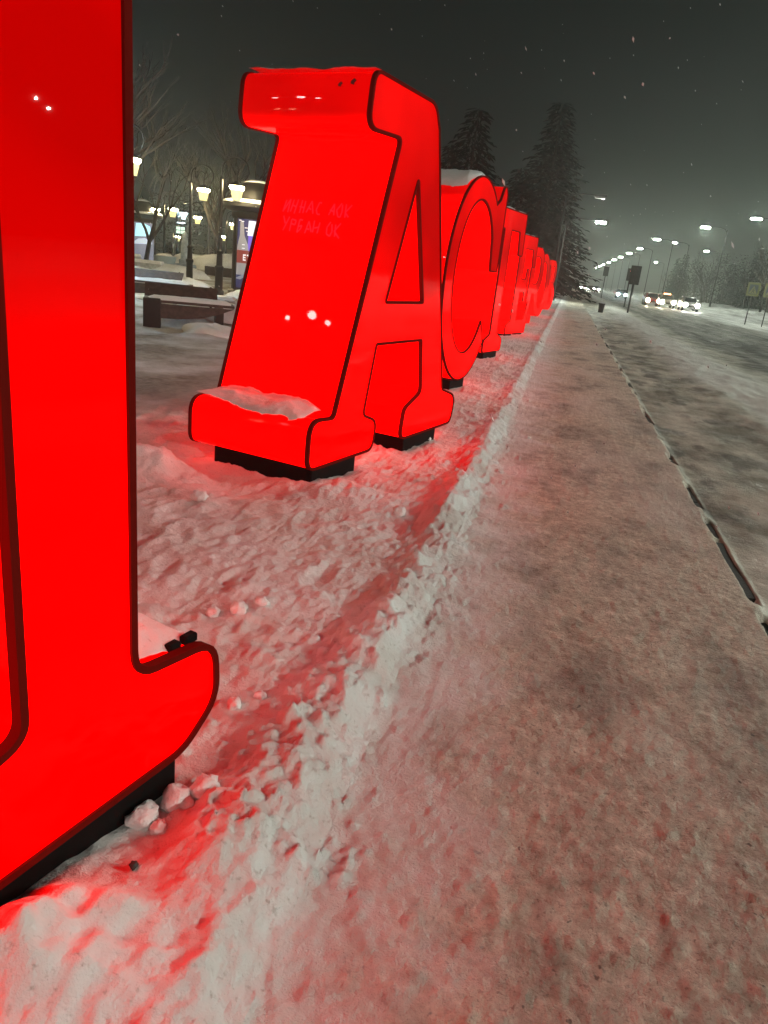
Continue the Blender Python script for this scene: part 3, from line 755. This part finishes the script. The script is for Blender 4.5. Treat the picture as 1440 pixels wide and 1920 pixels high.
def pillar(x, y, z0, view, label, style):
    r = empty('advertising_pillar', (x, y, z0)); tag(r, label, 'advertising pillar', 'round advertising pillars in the park')
    MB().lathe([(.84, -.3), (.84, .22), (.78, .26)], n=32).build('plinth', M_PILLAR, r, smooth=40)
    body = MB().lathe([(.72, .25), (.72, 2.62)], n=40).build('body', M_PILLAR, r, smooth=60)
    MB().lathe([(.74, 2.50), (.78, 2.56), (.78, 2.70), (.95, 2.76), (1.12, 2.84), (1.12, 2.95), (.72, 3.02)], n=40).build('canopy', M_PILLAR, r, smooth=35)
    MB().lathe([(.68, 3.0), (.68, 3.14), (.65, 3.32), (.55, 3.50), (.36, 3.64), (.05, 3.71)], n=32).build('dome', M_PILLAR, r, smooth=50)
    MB().lathe([(.05, 3.68), (.08, 3.76), (.03, 3.86), (.0, 3.92)], n=10).build('finial', M_PILLAR, r, smooth=60)
    for k in range(3):
        a = R(view)+R(62)+k*R(120)
        MB().box(.735, .785, -.045, .045, .26, 2.55).build('poster_frame', M_PILLAR, r, rz=a)
    v = view
    if style == 'bottle':
        P = [('poster', M_PNAVY, [(v-58, .34), (v+58, .34), (v+58, 2.48), (v-58, 2.48)], .004),
             ('poster_field', M_PPURP, [(v-22, 1.42), (v+46, 1.42), (v+50, 2.02), (v-22, 2.02)], .007),
             ('poster_field', M_PWHITE, [(v-24, 1.98), (v-2, 1.98), (v+0, 2.44), (v-22, 2.44)], .010),
             ('poster_field', M_PPINK, [(v-2, 1.86), (v+50, 1.70), (v+50, 2.44), (v-2, 2.44)], .0095),
             ('poster_bottle', M_PGREY, [(v-56, .75), (v-20, .75), (v-18, 1.3), (v-22, 1.7), (v-32, 1.98), (v-36, 2.40), (v-46, 2.40), (v-46, 1.98), (v-54, 1.65), (v-57, 1.2)], .012),
             ('poster_band', M_PRED, [(v-57, 1.12), (v+30, 1.12), (v+30, 1.18), (v-18, 1.2), (v-18, 1.52), (v-57, 1.52)], .014),
             ('poster_sash', M_PMIST, [(v-58, .62), (v-30, .78), (v+10, 1.06), (v+28, 1.10), (v+28, 1.0), (v-10, .82), (v-40, .60)], .0145)]
    else:
        P = [('poster', M_PMIST, [(v-58, .34), (v+58, .34), (v+58, 2.48), (v-58, 2.48)], .004),
             ('poster_field', M_PCYAN, [(v-36, 1.72), (v+40, 1.78), (v+34, 2.30), (v+5, 2.44), (v-30, 2.42)], .008),
             ('poster_field', M_PWHITE, [(v-44, 1.30), (v+46, 1.36), (v+44, 1.50), (v+10, 1.66), (v-20, 1.60), (v-44, 1.40)], .011)]
    for nm, m, poly, off in P: curved_patch(body, nm, m, .72, poly, 12, off)
    if style == 'bottle':
        # block capitals across the red band
        def bar(a0, a1, z0_, z1_): curved_patch(body, 'poster_letter_bar', M_PTEXT, .72, [(a0, z0_), (a1, z0_), (a1, z1_), (a0, z1_)], 2, .018)
        a = v-34; w = 8; zb_, zt = 1.20, 1.40
        for ch in 'ЕТАЛА':
            if ch == 'Е':
                bar(a, a+2.4, zb_, zt); bar(a+2.4, a+w, zb_, zb_+.045); bar(a+2.4, a+w*.9, zb_+.078, zb_+.118); bar(a+2.4, a+w, zt-.045, zt)
            if ch == 'Т': bar(a, a+w, zt-.045, zt); bar(a+2.9, a+5.3, zb_, zt-.045)
            if ch in 'АЛ':
                curved_patch(body, 'poster_letter_bar', M_PTEXT, .72, [(a, zb_), (a+2.4, zb_), (a+5, zt), (a+3, zt)], 2, .018)
                curved_patch(body, 'poster_letter_bar', M_PTEXT, .72, [(a+5.6, zb_), (a+8, zb_), (a+5, zt), (a+3.2, zt)], 2, .0183)
            a += 10.5
        for k, (da, zz) in enumerate(((-46, 2.42), (-38, 2.39), (-28, 2.20), (-24, 2.10), (-20, 2.0), (-34, 1.68), (-34, 1.57))):
            curved_patch(body, 'poster_glint', M_PTEXT, .72, [(v+da-4, zz), (v+da+4, zz), (v+da+4, zz+.025), (v+da-4, zz+.025)], 2, .021)
    sn = MB(); n = 48; rings = []
    for rr, zz in ((.73, 3.02), (.80, 3.075), (.95, 3.07), (1.08, 3.03), (1.145, 2.955)):
        rings.append([(rr*math.cos(2*math.pi*i/n), rr*math.sin(2*math.pi*i/n), zz+(.035*float(perlin(np.array([i*.45+rr*2]), np.array([x])))if rr > .75 else 0)) for i in range(n)])
    o = sn.loft(rings, cap=False).build('snow_drift', M_SNOWCAP, None, smooth=180, loc=(x, y, z0)); tag(o, 'snow ringing the canopy of the '+('near pillar beside the A' if style == 'bottle' else 'far pillar'), 'snow', 'snow lying on the advertising pillars')
    o2 = MB().lathe([(.40, 3.62), (.37, 3.66), (.22, 3.715), (.04, 3.735)], n=28).build('snow_drift', M_SNOWCAP, None, smooth=180, loc=(x, y, z0)); tag(o2, 'thin snow on the dome of the '+('near pillar beside the A' if style == 'bottle' else 'far pillar'), 'snow', 'snow lying on the advertising pillars')
    return r
pillar(-10.45, 24.55, -.12, -62, 'round advertising pillar with a bottle poster and snowy canopy beside the A', 'bottle')
pillar(-24.4, 41.0, -.25, -57, 'far round advertising pillar with a glowing ice blue poster', 'ice')

# small lit sign and the clutter of the park
M_SIGNG = emis('sign_green_white', (.70, .95, .80), .9); M_DARK = plain('dark_frame', (.015, .015, .015), .6)
s_ = empty('lit_sign', (-27.0, 50.4, -.4)); tag(s_, 'small pale green lit sign with a dark cross, on a post in the park', 'sign')
MB().tube([(0, 0, -.2), (0, 0, 2.3)], .04, 6).build('post', M_DARK, s_)
MB().box(-.36, .36, -.05, .05, 2.3, 2.82, bev=.01).build('frame', M_DARK, s_)
for i in (0, 1):
    for j in (0, 1): MB().box(-.32+.34*i, -.02+.34*i, -.066, -.051, 2.34+.24*j, 2.54+.24*j).build('pane', M_SIGNG, s_)
MB().box(-.28, .28, -.06, .06, 3.02, 3.08).build('light_bar', M_COLD, s_)

def mound(x, y, rx_, ry_, h, label, seed, cat='snow pile', name='snow_pile', group='shovelled snow piles in the park'):
    n, m = 28, 9; mb = MB(); z0 = hz(x, y) if abs(y) < 100 else 0; rings = []
    for k in range(m+1):
        t = k/m; rr = math.cos(t*math.pi/2)**.8; zz = math.sin(t*math.pi/2)*h
        ring = []
        for i in range(n):
            a = 2*math.pi*i/n; p = 1+.25*float(perlin(np.array([math.cos(a)*1.7+seed]), np.array([math.sin(a)*1.7+t*2]), seed))
            ring.append((rx_*rr*math.cos(a)*p, ry_*rr*math.sin(a)*p, zz*p-.06))
        rings.append(ring)
    o = mb.loft(rings).build(name, M_SNOWCAP, None, smooth=180, loc=(x, y, z0)); tag(o, label, cat, group); return o
mound(-6.75, 14.0, .9, .6, .34, 'smooth bluish snow pile against the right end of the near bench', 3)
mound(-8.9, 21.0, 1.0, .6, .42, 'snow pile at the foot of the scrolled lamp post', 5)
mound(-12.0, 22.6, 1.0, .7, .42, 'tall brownish snow pile between the two lamp posts', 8)
mound(-16.9, 31.0, 1.6, 1.0, .5, 'pale snow pile left of the second lamp post', 11)
mound(-13.7, 22.5, 1.0, .7, .35, 'snow pile behind the second bench', 14)
mound(-22.6, 43.5, 1.4, .8, .8, 'far snow heap near the lit poster', 17)
mound(-19.5, 42.5, 2.4, 1.0, 1.0, 'long low snow heap below the far trees', 19)
mound(-5.9, 12.2, .55, .5, .20, 'low snow hump close behind the glowing A', 23)
b = empty('planter', (-8.15, 17.2, hz(-8.1, 17.2)), R(20)); tag(b, 'low square concrete planter topped with snow, behind the near bench', 'planter')
M_CONC = plain('pale_concrete', (.42, .43, .44), .8, noise=.2)
MB().box(-.40, .40, -.35, .35, -.2, .28, bev=.02).build('box', M_CONC, b)
MB().box(-.36, .36, -.31, .31, .28, .34, .06).build('snow_fill', M_SNOWCAP, b)
b = empty('ice_tub', (-20.5, 36.6, -.35)); tag(b, 'pale blue tapered tub standing by the far benches', 'tub')
MB().lathe([(.42, 0), (.56, .95), (.58, 1.0), (.50, 1.0)], n=12).build('tub', plain('pale_blue_plastic', (.42, .55, .62), .4), b, smooth=40)
MB().lathe([(.5, .97), (.3, 1.1), (.0, 1.14)], n=12).build('snow_fill', M_SNOWCAP, b, smooth=180)
b = empty('ice_pillar', (-19.7, 37.2, -.35)); tag(b, 'slender bluish ice pillar on a block, left of the second lamp post', 'ice pillar')
M_ICE = plain('cloudy_ice', (.30, .36, .42), .2, noise=.3, scale=5)
MB().box(-.5, .5, -.4, .4, 0, .7, bev=.05).build('plinth', M_ICE, b)
MB().lathe([(.30, .7), (.30, .9), (.22, .95), (.20, 1.8), (.14, 1.95), (.13, 2.2), (.0, 2.3)], n=8).build('shaft', M_ICE, b, smooth=50)
for x, y, L, lab in ((-16.5, 36.5, 3.0, 'far low bench with a snowy top right of the second post'), (-24.2, 38.5, 2.0, 'far low kerb box beneath the glowing poster'), (-18.5, 30.5, 2.4, 'low pale block left of the ice tub')):
    b = empty('low_wall', (x, y, -.3), R(12)); tag(b, lab, 'low wall', 'low walls in the park')
    MB().box(-L/2, L/2, -.3, .3, -.2, .72, bev=.02).build('block', M_WOOD if L > 2.9 else M_CONC, b); MB().box(-L/2-.02, L/2+.02, -.32, .32, .72, .84, .06).build('snow_fill', M_SNOWCAP, b)

# ------------------------------------------------------------------ trees
M_BARK = plain('dark_bark', (.040, .030, .024), .9, noise=.4, scale=6)
M_NEEDLE = plain('spruce_needles', (.011, .014, .010), .9, noise=.5, scale=1.2, spec=.1)
def spruce(x, y, h, rad, label, seed, zb=None, n_lay=30, group='dark conifers'):
    rs = random.Random(seed); zb = (0.0 if zb is None else zb)
    r = empty('spruce_tree', (x, y, zb), rs.uniform(0, 6)); tag(r, label, 'tree', group)
    MB().tube([(0, 0, -.4), (.05, 0, h*.5), (0, .04, h*.99)], [h*.016, h*.009, .02], 7).build('trunk', M_BARK, r, smooth=60)
    mb = MB(); lay = int(n_lay*1.5*h/14)
    for k in range(lay):
        t = (k+.3)/lay; z = h*(.08+.92*t); br = rad*(1-t)**.82*(rs.uniform(.75, 1.15))
        nb = max(6, int(18*(1-t)+6))
        for i in range(nb):
            a = 2*math.pi*(i+rs.random())/nb; L = br*rs.choice((.45, .8, 1.0, 1.15, 1.35))*rs.uniform(.75, 1.1)+.15; dz = -L*rs.uniform(.18, .42)
            ca, sa = math.cos(a), math.sin(a)
            m = max(2, int(L/.42))
            for j in range(m):
                s = (j+.6)/m; px, py, pz = ca*L*s, sa*L*s, z+dz*s*s+rs.uniform(-.12, .12)
                w = (.20+.34*(1-s))*rs.uniform(.7, 1.3)*min(1.7, rad/2.6); q = rs.uniform(.35, .62)*min(1.7, rad/2.6)
                tilt = rs.uniform(-.30, .12)
                for sgn in (1, -1):
                    tx, ty = -sa*sgn, ca*sgn
                    mb.add([(px, py, pz), (px+ca*q*.75+tx*w*.4, py+sa*q*.75+ty*w*.4, pz-.10+tilt*.4), (px+ca*q*.9+tx*w*1.25, py+sa*q*.9+ty*w*1.25, pz-.22+tilt)], [(0, 1, 2)])
    mb.build('crown', M_NEEDLE, r)
    return r
def bare_tree(x, y, h, label, seed, zb=0.0, spread=.55, depth=5, group='bare trees in the park'):
    rs = random.Random(seed); r = empty('bare_tree', (x, y, zb), 0); tag(r, label, 'tree', group)
    tr = MB(); cr = MB()
    def grow(p, d, L, rad, lev):
        pts = [p]; q = p; dd = d
        for k in range(3):
            dd = (dd+Vector((rs.uniform(-.18, .18), rs.uniform(-.18, .18), rs.uniform(-.04, .12)))).normalized(); q = q+dd*(L/3); pts.append(q)
        (tr if lev == 0 else cr).tube(pts, [rad, rad*.88, rad*.76, rad*.62], 6 if lev < 2 else 3)
        if lev >= depth: return
        nb = 3 if lev < 3 else 2
        for i in range(nb+(1 if lev == 0 else 0)):
            a = rs.uniform(0, 6.28); s = rs.uniform(.35, .8)*spread*1.6
            side = Vector((math.cos(a), math.sin(a), rs.uniform(-.1, .35))); nd = (dd+side*s).normalized()
            grow(pts[rs.choice((2, 3, 3))], nd, L*rs.uniform(.58, .78), max(.006, rad*.56), lev+1)
    grow(Vector((0, 0, -.3)), Vector((rs.uniform(-.05, .05), rs.uniform(-.05, .05), 1)), h*.34, h*.018, 0)
    tr.build('trunk', M_BARK, r, smooth=60); cr.build('crown', M_BARK, r)
    return r
for i, (x, y, h, rad, lab) in enumerate((
    (-3.4, 76, 16.8, 4.6, 'tallest dark spruce rising behind the far end of the letter row'), (-6.4, 79, 11.6, 4.0, 'shorter spruce touching the left flank of the tallest one'),
    (-4.4, 92, 10.5, 3.7, 'low spruce at the right foot of the tallest one'), (-8.6, 60, 12.9, 3.6, 'dark spruce just right of the top of the A'), (-10.9, 64, 11.0, 3.4, 'spruce behind the top of the A, half hidden'),
    (-3.6, 112, 11, 3.0, 'far spruce beside the road left of the lamp row'),
    (-7.4, 100, 8.0, 2.4, 'far low spruce between the two tall groups'))):
    spruce(x, y, h, rad, lab, 50+i)
for i, (x, y, h, lab) in enumerate((
    (-14.5, 20.5, 8.2, 'bare reddish tree rising beside the nearest letter'), (-17.2, 27.5, 9.0, 'bare tree behind the half hidden lantern'), (-19.8, 33.5, 8.0, 'bare tree beside the far pillar'), (-15.8, 36, 8.5, 'bare tree behind the scrolled lamp posts'),
    (-22, 47, 9.5, 'bare tree deep in the park near the cold lantern'), (-27, 55, 10, 'bare tree at the back of the park'), (-30, 62, 10, 'bare tree farthest back in the park'), (-19, 52, 9, 'bare tree behind the near pillar'), (-24, 66, 11, 'tall bare tree on the park skyline'), (-36, 75, 11, 'bare tree past the low lanterns'))):
    bare_tree(x, y, h, lab, 80+i, zb=-.2)
M_HEDGE = plain('dark_hedge_twigs', (.020, .018, .014), .9, noise=.5, scale=3)
tagk = 0
for i, (x, y, h, w) in enumerate(((-45, 84, 7, 9), (-37, 92, 7.5, 10), (-29, 96, 7, 10), (-56, 80, 8, 10), (-21, 100, 7, 9), (-14, 108, 7, 8))):
    mb = MB(); rs = random.Random(i+400)
    for k in range(1500):
        a, rr = rs.uniform(0, 6.28), rs.random()**.5; zz = h*rs.random()**.8
        px, py = w*.6*rr*math.cos(a)*(1-.3*zz/h), 2.2*rr*math.sin(a)
        s = rs.uniform(.15, .5); d = Vector((rs.uniform(-1, 1), rs.uniform(-1, 1), rs.uniform(-.6, 1)))*s; e_ = Vector((rs.uniform(-1, 1), rs.uniform(-1, 1), rs.uniform(-1, 1)))*s*.5
        p = Vector((px, py, zz)); mb.add([tuple(p), tuple(p+d), tuple(p+e_)], [(0, 1, 2)])
    r = empty('thicket', (x, y, -.4)); tag(r, 'dark thicket closing the back of the park', 'thicket', 'dark thickets at the back of the park')
    mb.build('crown', M_HEDGE, r)
    MB().tube([(0, 0, -.3), (0, 0, h*.6)], .15, 5).build('trunk', M_BARK, r)
# trees along the far side of the road
rs = random.Random(5)
for i in range(17):
    y = 70+i*9.5; x = 23+rs.uniform(0, 7)+max(0, (90-y)*.12)
    if i % 3 == 1: spruce(x+2, y, rs.uniform(8, 11), 2.4, 'dim conifer in the tree belt across the road', 300+i, group='tree belt across the road')
    else: bare_tree(x, y, rs.uniform(8, 11.5), 'dim bare tree in the tree belt across the road', 300+i, depth=4+(i % 2), spread=.6, group='tree belt across the road')
for i, (x, y, h, w) in enumerate(((35, 84, 11, 17), (33, 100, 11, 17), (31, 118, 10.5, 18), (30, 138, 10, 20), (29, 162, 10, 24), (28, 190, 9, 26))):
    mb = MB(); q = random.Random(i+500)
    for k in range(3600):
        a, rr = q.uniform(0, 6.28), q.random()**.5; zz = h*q.random()**.8*(.75+.25*math.sin(a*3+i))
        p = Vector((2.4*rr*math.cos(a), w*.6*rr*math.sin(a)*(1-.3*zz/h), zz))
        s = q.uniform(.15, .55); d = Vector((q.uniform(-1, 1), q.uniform(-1, 1), q.uniform(-.6, 1)))*s; e_ = Vector((q.uniform(-1, 1), q.uniform(-1, 1), q.uniform(-1, 1)))*s*.5
        mb.add([tuple(p), tuple(p+d), tuple(p+e_)], [(0, 1, 2)])
    r = empty('thicket', (x, y, .2)); tag(r, 'grey thicket behind the snowbank across the road', 'thicket', 'grey thickets across the road')
    mb.build('crown', M_HEDGE, r); MB().tube([(0, 0, -.3), (0, 0, h*.6)], .15, 5).build('trunk', M_BARK, r)

# ------------------------------------------------------------------ cars
M_PAINT = [plain('car_paint_grey', (.10, .10, .11), .3, .3), plain('car_paint_white', (.16, .16, .16), .4), plain('car_paint_dark_red', (.12, .012, .012), .3)]
M_CGLASS = plain('car_glass', (.01, .012, .014), .08); M_TYRE = plain('tyre_rubber', (.012, .012, .012), .85); M_RIM = plain('wheel_rim', (.3, .3, .3), .4, .8)
M_HL = {'warm': emis('headlight_warm', (1.0, .86, .56), 210), 'white': emis('headlight_white', (1.0, .97, .85), 230), 'blue': emis('headlight_xenon', (.62, .88, 1.0), 200)}
M_PLATE = plain('number_plate', (.7, .7, .7), .5); M_AMBER = emis('roof_marker_amber', (1, .35, .08), 14)
def car(x, y, light, paint, label, third=False, amber=False):
    z = float(hz(x, y)) if y < 120 else -.08
    r = empty('car', (x, y, z)); tag(r, label, 'car', 'cars coming along the road with headlights on')   # front faces -Y
    prof = [(-2.15, .30), (-2.2, .55), (-2.12, .72), (-1.15, .92), (-.55, 1.40), (.75, 1.44), (1.5, 1.02), (2.1, .95), (2.18, .5), (2.1, .30)]
    rings = []
    for xx, ins in ((-.84, .06), (-.78, .0), (.78, .0), (.84, .06)):
        rings.append([(xx*(.86 if zz > 1.1 else 1), yy+(ins if yy < 0 else -ins), zz) for yy, zz in prof])
    MB().loft(rings).build('body', M_PAINT[paint], r)
    MB().add([(-.60, -1.10, .95), (.60, -1.10, .95), (.52, -.62, 1.36), (-.52, -.62, 1.36)], [(0, 1, 2, 3)]).build('windscreen', M_CGLASS, r).location.y = -.03
    for sx_ in (-1, 1):
        MB().add([(sx_*.845, -.75, .98), (sx_*.845, 1.2, 1.0), (sx_*.745, .7, 1.37), (sx_*.745, -.45, 1.35)], [(0, 1, 2, 3)]).build('side_window', M_CGLASS, r)
        MB().lathe([(.0, -.05), (.20, -.04), (.21, .03), (.08, .06)], n=14).build('headlight', M_HL[light], r, smooth=60).matrix_local = Matrix.Translation((sx_*.60, -2.20, .64)) @ Matrix.Rotation(R(90), 4, 'X')
        MB().box(sx_*.9-.09, sx_*.9+.09, -.72, -.58, .98, 1.12, bev=.02).build('mirror', M_PAINT[paint], r)
        for yy in (-1.35, 1.35):
            w = MB().lathe([(.20, -.1), (.31, -.1), (.33, -.06), (.33, .06), (.31, .1), (.20, .1)], n=16).build('wheel', M_TYRE, r, smooth=50)
            w.matrix_local = Matrix.Translation((sx_*.76, yy, .33)) @ Matrix.Rotation(R(90), 4, 'Y')
            MB().lathe([(.0, -.07), (.20, -.08), (.20, .08), (.0, .07)], n=10).build('rim', M_RIM, w)
    MB().box(-.5, .5, -2.225, -2.19, .42, .58, bev=.01).build('grille', M_TYRE, r)
    MB().box(-.26, .26, -2.25, -2.226, .32, .42).build('number_plate', M_PLATE, r)
    if amber: MB().box(-.35, .35, -.3, -.15, 1.44, 1.55, bev=.02).build('roof_marker', M_AMBER, r)
    return r
car(12.65, 88, 'white', 1, 'car with white headlights farthest to the right on the road')
car(10.75, 92, 'warm', 0, 'car with warm headlights left of the rightmost white ones', amber=True)
car(9.35, 93.5, 'warm', 2, 'car with warm headlights overlapping its neighbour on the left')
car(8.2, 130, 'blue', 0, 'car with bluish headlights in the middle of the road')
for i, (x, y) in enumerate(((5.2, 205), (6.9, 215), (3.6, 222), (7.8, 240))):
    car(x, y, 'white', i % 2, ('first', 'second', 'third', 'fourth')[i]+' from the left in the distant knot of headlights' if False else 'distant car lost in a knot of white headlights')

# ------------------------------------------------------------------ signals and signs
M_YG = emis('sign_fluorescent_yellow', (.42, .46, .05), .03, (.09, .095, .012)); M_BLUE = plain('sign_blue', (.02, .035, .06), .6); M_WHITE = plain('sign_white', (.20, .20, .08), .6)
def crossing_sign(x, y, label):
    r = empty('crossing_sign', (x, y, hz(x, y))); tag(r, label, 'road sign', 'yellow pedestrian crossing signs')
    MB().tube([(0, 0, -.4), (0, 0, 3.0)], .035, 8).build('post', M_POST, r)
    b = MB().box(-.42, .42, -.055, -.035, 2.0, 2.92, bev=.004).build('board', M_YG, r)
    MB().box(-.29, .29, -.062, -.056, 2.14, 2.78).build('blue_square', M_BLUE, b)
    MB().add([(-.26, -.066, 2.18), (.26, -.066, 2.18), (0, -.066, 2.72)], [(0, 1, 2)]).build('white_triangle', M_WHITE, b)
    g = MB()
    for pts, w in ((((.02, 2.46), (-.02, 2.36), (-.10, 2.22)), .05), (((-.01, 2.36), (.08, 2.22)), .05), (((.02, 2.46), (.10, 2.38)), .03), (((.0, 2.47), (-.08, 2.40)), .03)):
        stroke(g, pts, w, lambda a, c: (a, -.070, c))
    g.add([(.02+.035*math.cos(k*.785), -.070, 2.54+.035*math.sin(k*.785)) for k in range(8)], [tuple(range(8))])
    g.build('walking_figure', M_DARK, b)['kind'] = 'stuff'
    return r
crossing_sign(12.74, 60, 'yellow bordered pedestrian crossing sign across the road near the right edge')
crossing_sign(13.55, 58.5, 'second yellow crossing sign, cut by the right edge')
M_TLBOX = plain('signal_housing', (.035, .037, .036), .7); M_TLRED = emis('signal_red', (1, .08, .05), 3.0); M_TLOFF = plain('signal_lens_off', (.03, .03, .03), .3)
def traffic_light(x, y, z, label, red=True, s=1.0):
    r = empty('traffic_light', (x, y, hz(x, y) if y < 120 else 0)); tag(r, label, 'traffic light', 'traffic lights over the road')
    MB().tube([(0, 0, -.3), (0, 0, z+1.0*s)], .06, 8).build('pole', M_POST, r)
    MB().box(-.34*s, .34*s, -.10, -.07, z-.1, z+1.12*s, bev=.01).build('backboard', M_TLBOX, r)
    h = MB().box(-.17*s, .17*s, -.32, -.101, z, z+1.02*s, bev=.02).build('housing', M_TLBOX, r)
    for k in range(3):
        MB().lathe([(.0, 0), (.10*s, 0), (.10*s, .02), (.0, .02)], n=12).build('lens', (M_TLRED if (red and k == 2) else M_TLOFF), h).matrix_local = Matrix.Translation((0, -.322, z+(.17+.34*k)*s)) @ Matrix.Rotation(R(90), 4, 'X')
        MB().lathe([(.12*s, 0), (.12*s, .16)], n=10, a0=0.0, a1=math.pi).build('visor', M_TLBOX, h).matrix_local = Matrix.Translation((0, -.325, z+(.17+.34*k)*s)) @ Matrix.Rotation(R(90), 4, 'X')
    return r
traffic_light(4.12, 55, 1.95, 'dark traffic signal seen large above the road', False, 1.0)
traffic_light(5.0, 72, 2.35, 'traffic signal showing red, just left of the larger dark one', True, .85)
traffic_light(4.4, 110, 3.0, 'small far traffic signal over the middle of the road', False, 1.0)
b = empty('litter_bin', (2.12, 50, hz(2.12, 50))); tag(b, 'small dark bin standing on the snow at the roadside', 'bin')
MB().lathe([(.15, 0), (.19, .5), (.21, .52), (.21, .56), (.18, .56)], n=14).build('bin', M_TLBOX, b, smooth=40)
MB().lathe([(.0, .545), (.185, .55), (.0, .64)], n=14).build('snow_fill', M_SNOWCAP, b, smooth=180)

# ------------------------------------------------------------------ falling snow
mb = MB(); rs = random.Random(11)
for k in range(1100):
    D = 1.7+15*rs.random()**1.2; a = R(rs.uniform(-36, 34))-R(8)*0; e = rs.uniform(-.35, .75)
    d = fwd_h*D + right_h*D*math.tan(a); p = Vector((d.x, d.y, 1.5+D*e))
    if p.z < .12: continue
    if p.x < -.12*p.y and D < 5.2: continue
    if -3.4 < p.x < -.3 and p.z < 2.9: continue
    s = rs.uniform(.0008, .0030)*(1+.5*D**.5)*(1.5 if rs.random() < .06 else 1)
    ax = Vector((rs.uniform(.3, .8), rs.uniform(-.4, .4), -1)).normalized()*s*rs.uniform(1.0, 2.8); b1 = ax.orthogonal().normalized()*s; b2 = ax.cross(b1).normalized()*s
    j = lambda: rs.uniform(.6, 1.25)
    vs = [p+ax, p+b1*j(), p+b2*j(), p-b1*j(), p-b2*j(), p-ax*j()]
    mb.add([tuple(v) for v in vs], [(0, 1, 2), (0, 2, 3), (0, 3, 4), (0, 4, 1), (5, 2, 1), (5, 3, 2), (5, 4, 3), (5, 1, 4)])
o = mb.build('snowfall', M_SNOWCAP, None, smooth=180); tag(o, 'small snowflakes drifting through the night air', None, None, 'stuff')

# ------------------------------------------------------------------ snowy air
HAZE = 0.0017
if HAZE > 0:
    m = bpy.data.materials.new('snowy_air'); m.use_nodes = True; N, L = m.node_tree.nodes, m.node_tree.links; N.clear()
    out = N.new('ShaderNodeOutputMaterial'); pv = N.new('ShaderNodeVolumePrincipled')
    pv.inputs['Color'].default_value = (.84, .91, .86, 1); pv.inputs['Density'].default_value = HAZE; pv.inputs['Anisotropy'].default_value = .72
    L.new(pv.outputs[0], out.inputs['Volume'])
    hzb = MB().box(-152, 162, -34, 702, -1.9, 26).build('haze', m); hzb['kind'] = 'stuff'
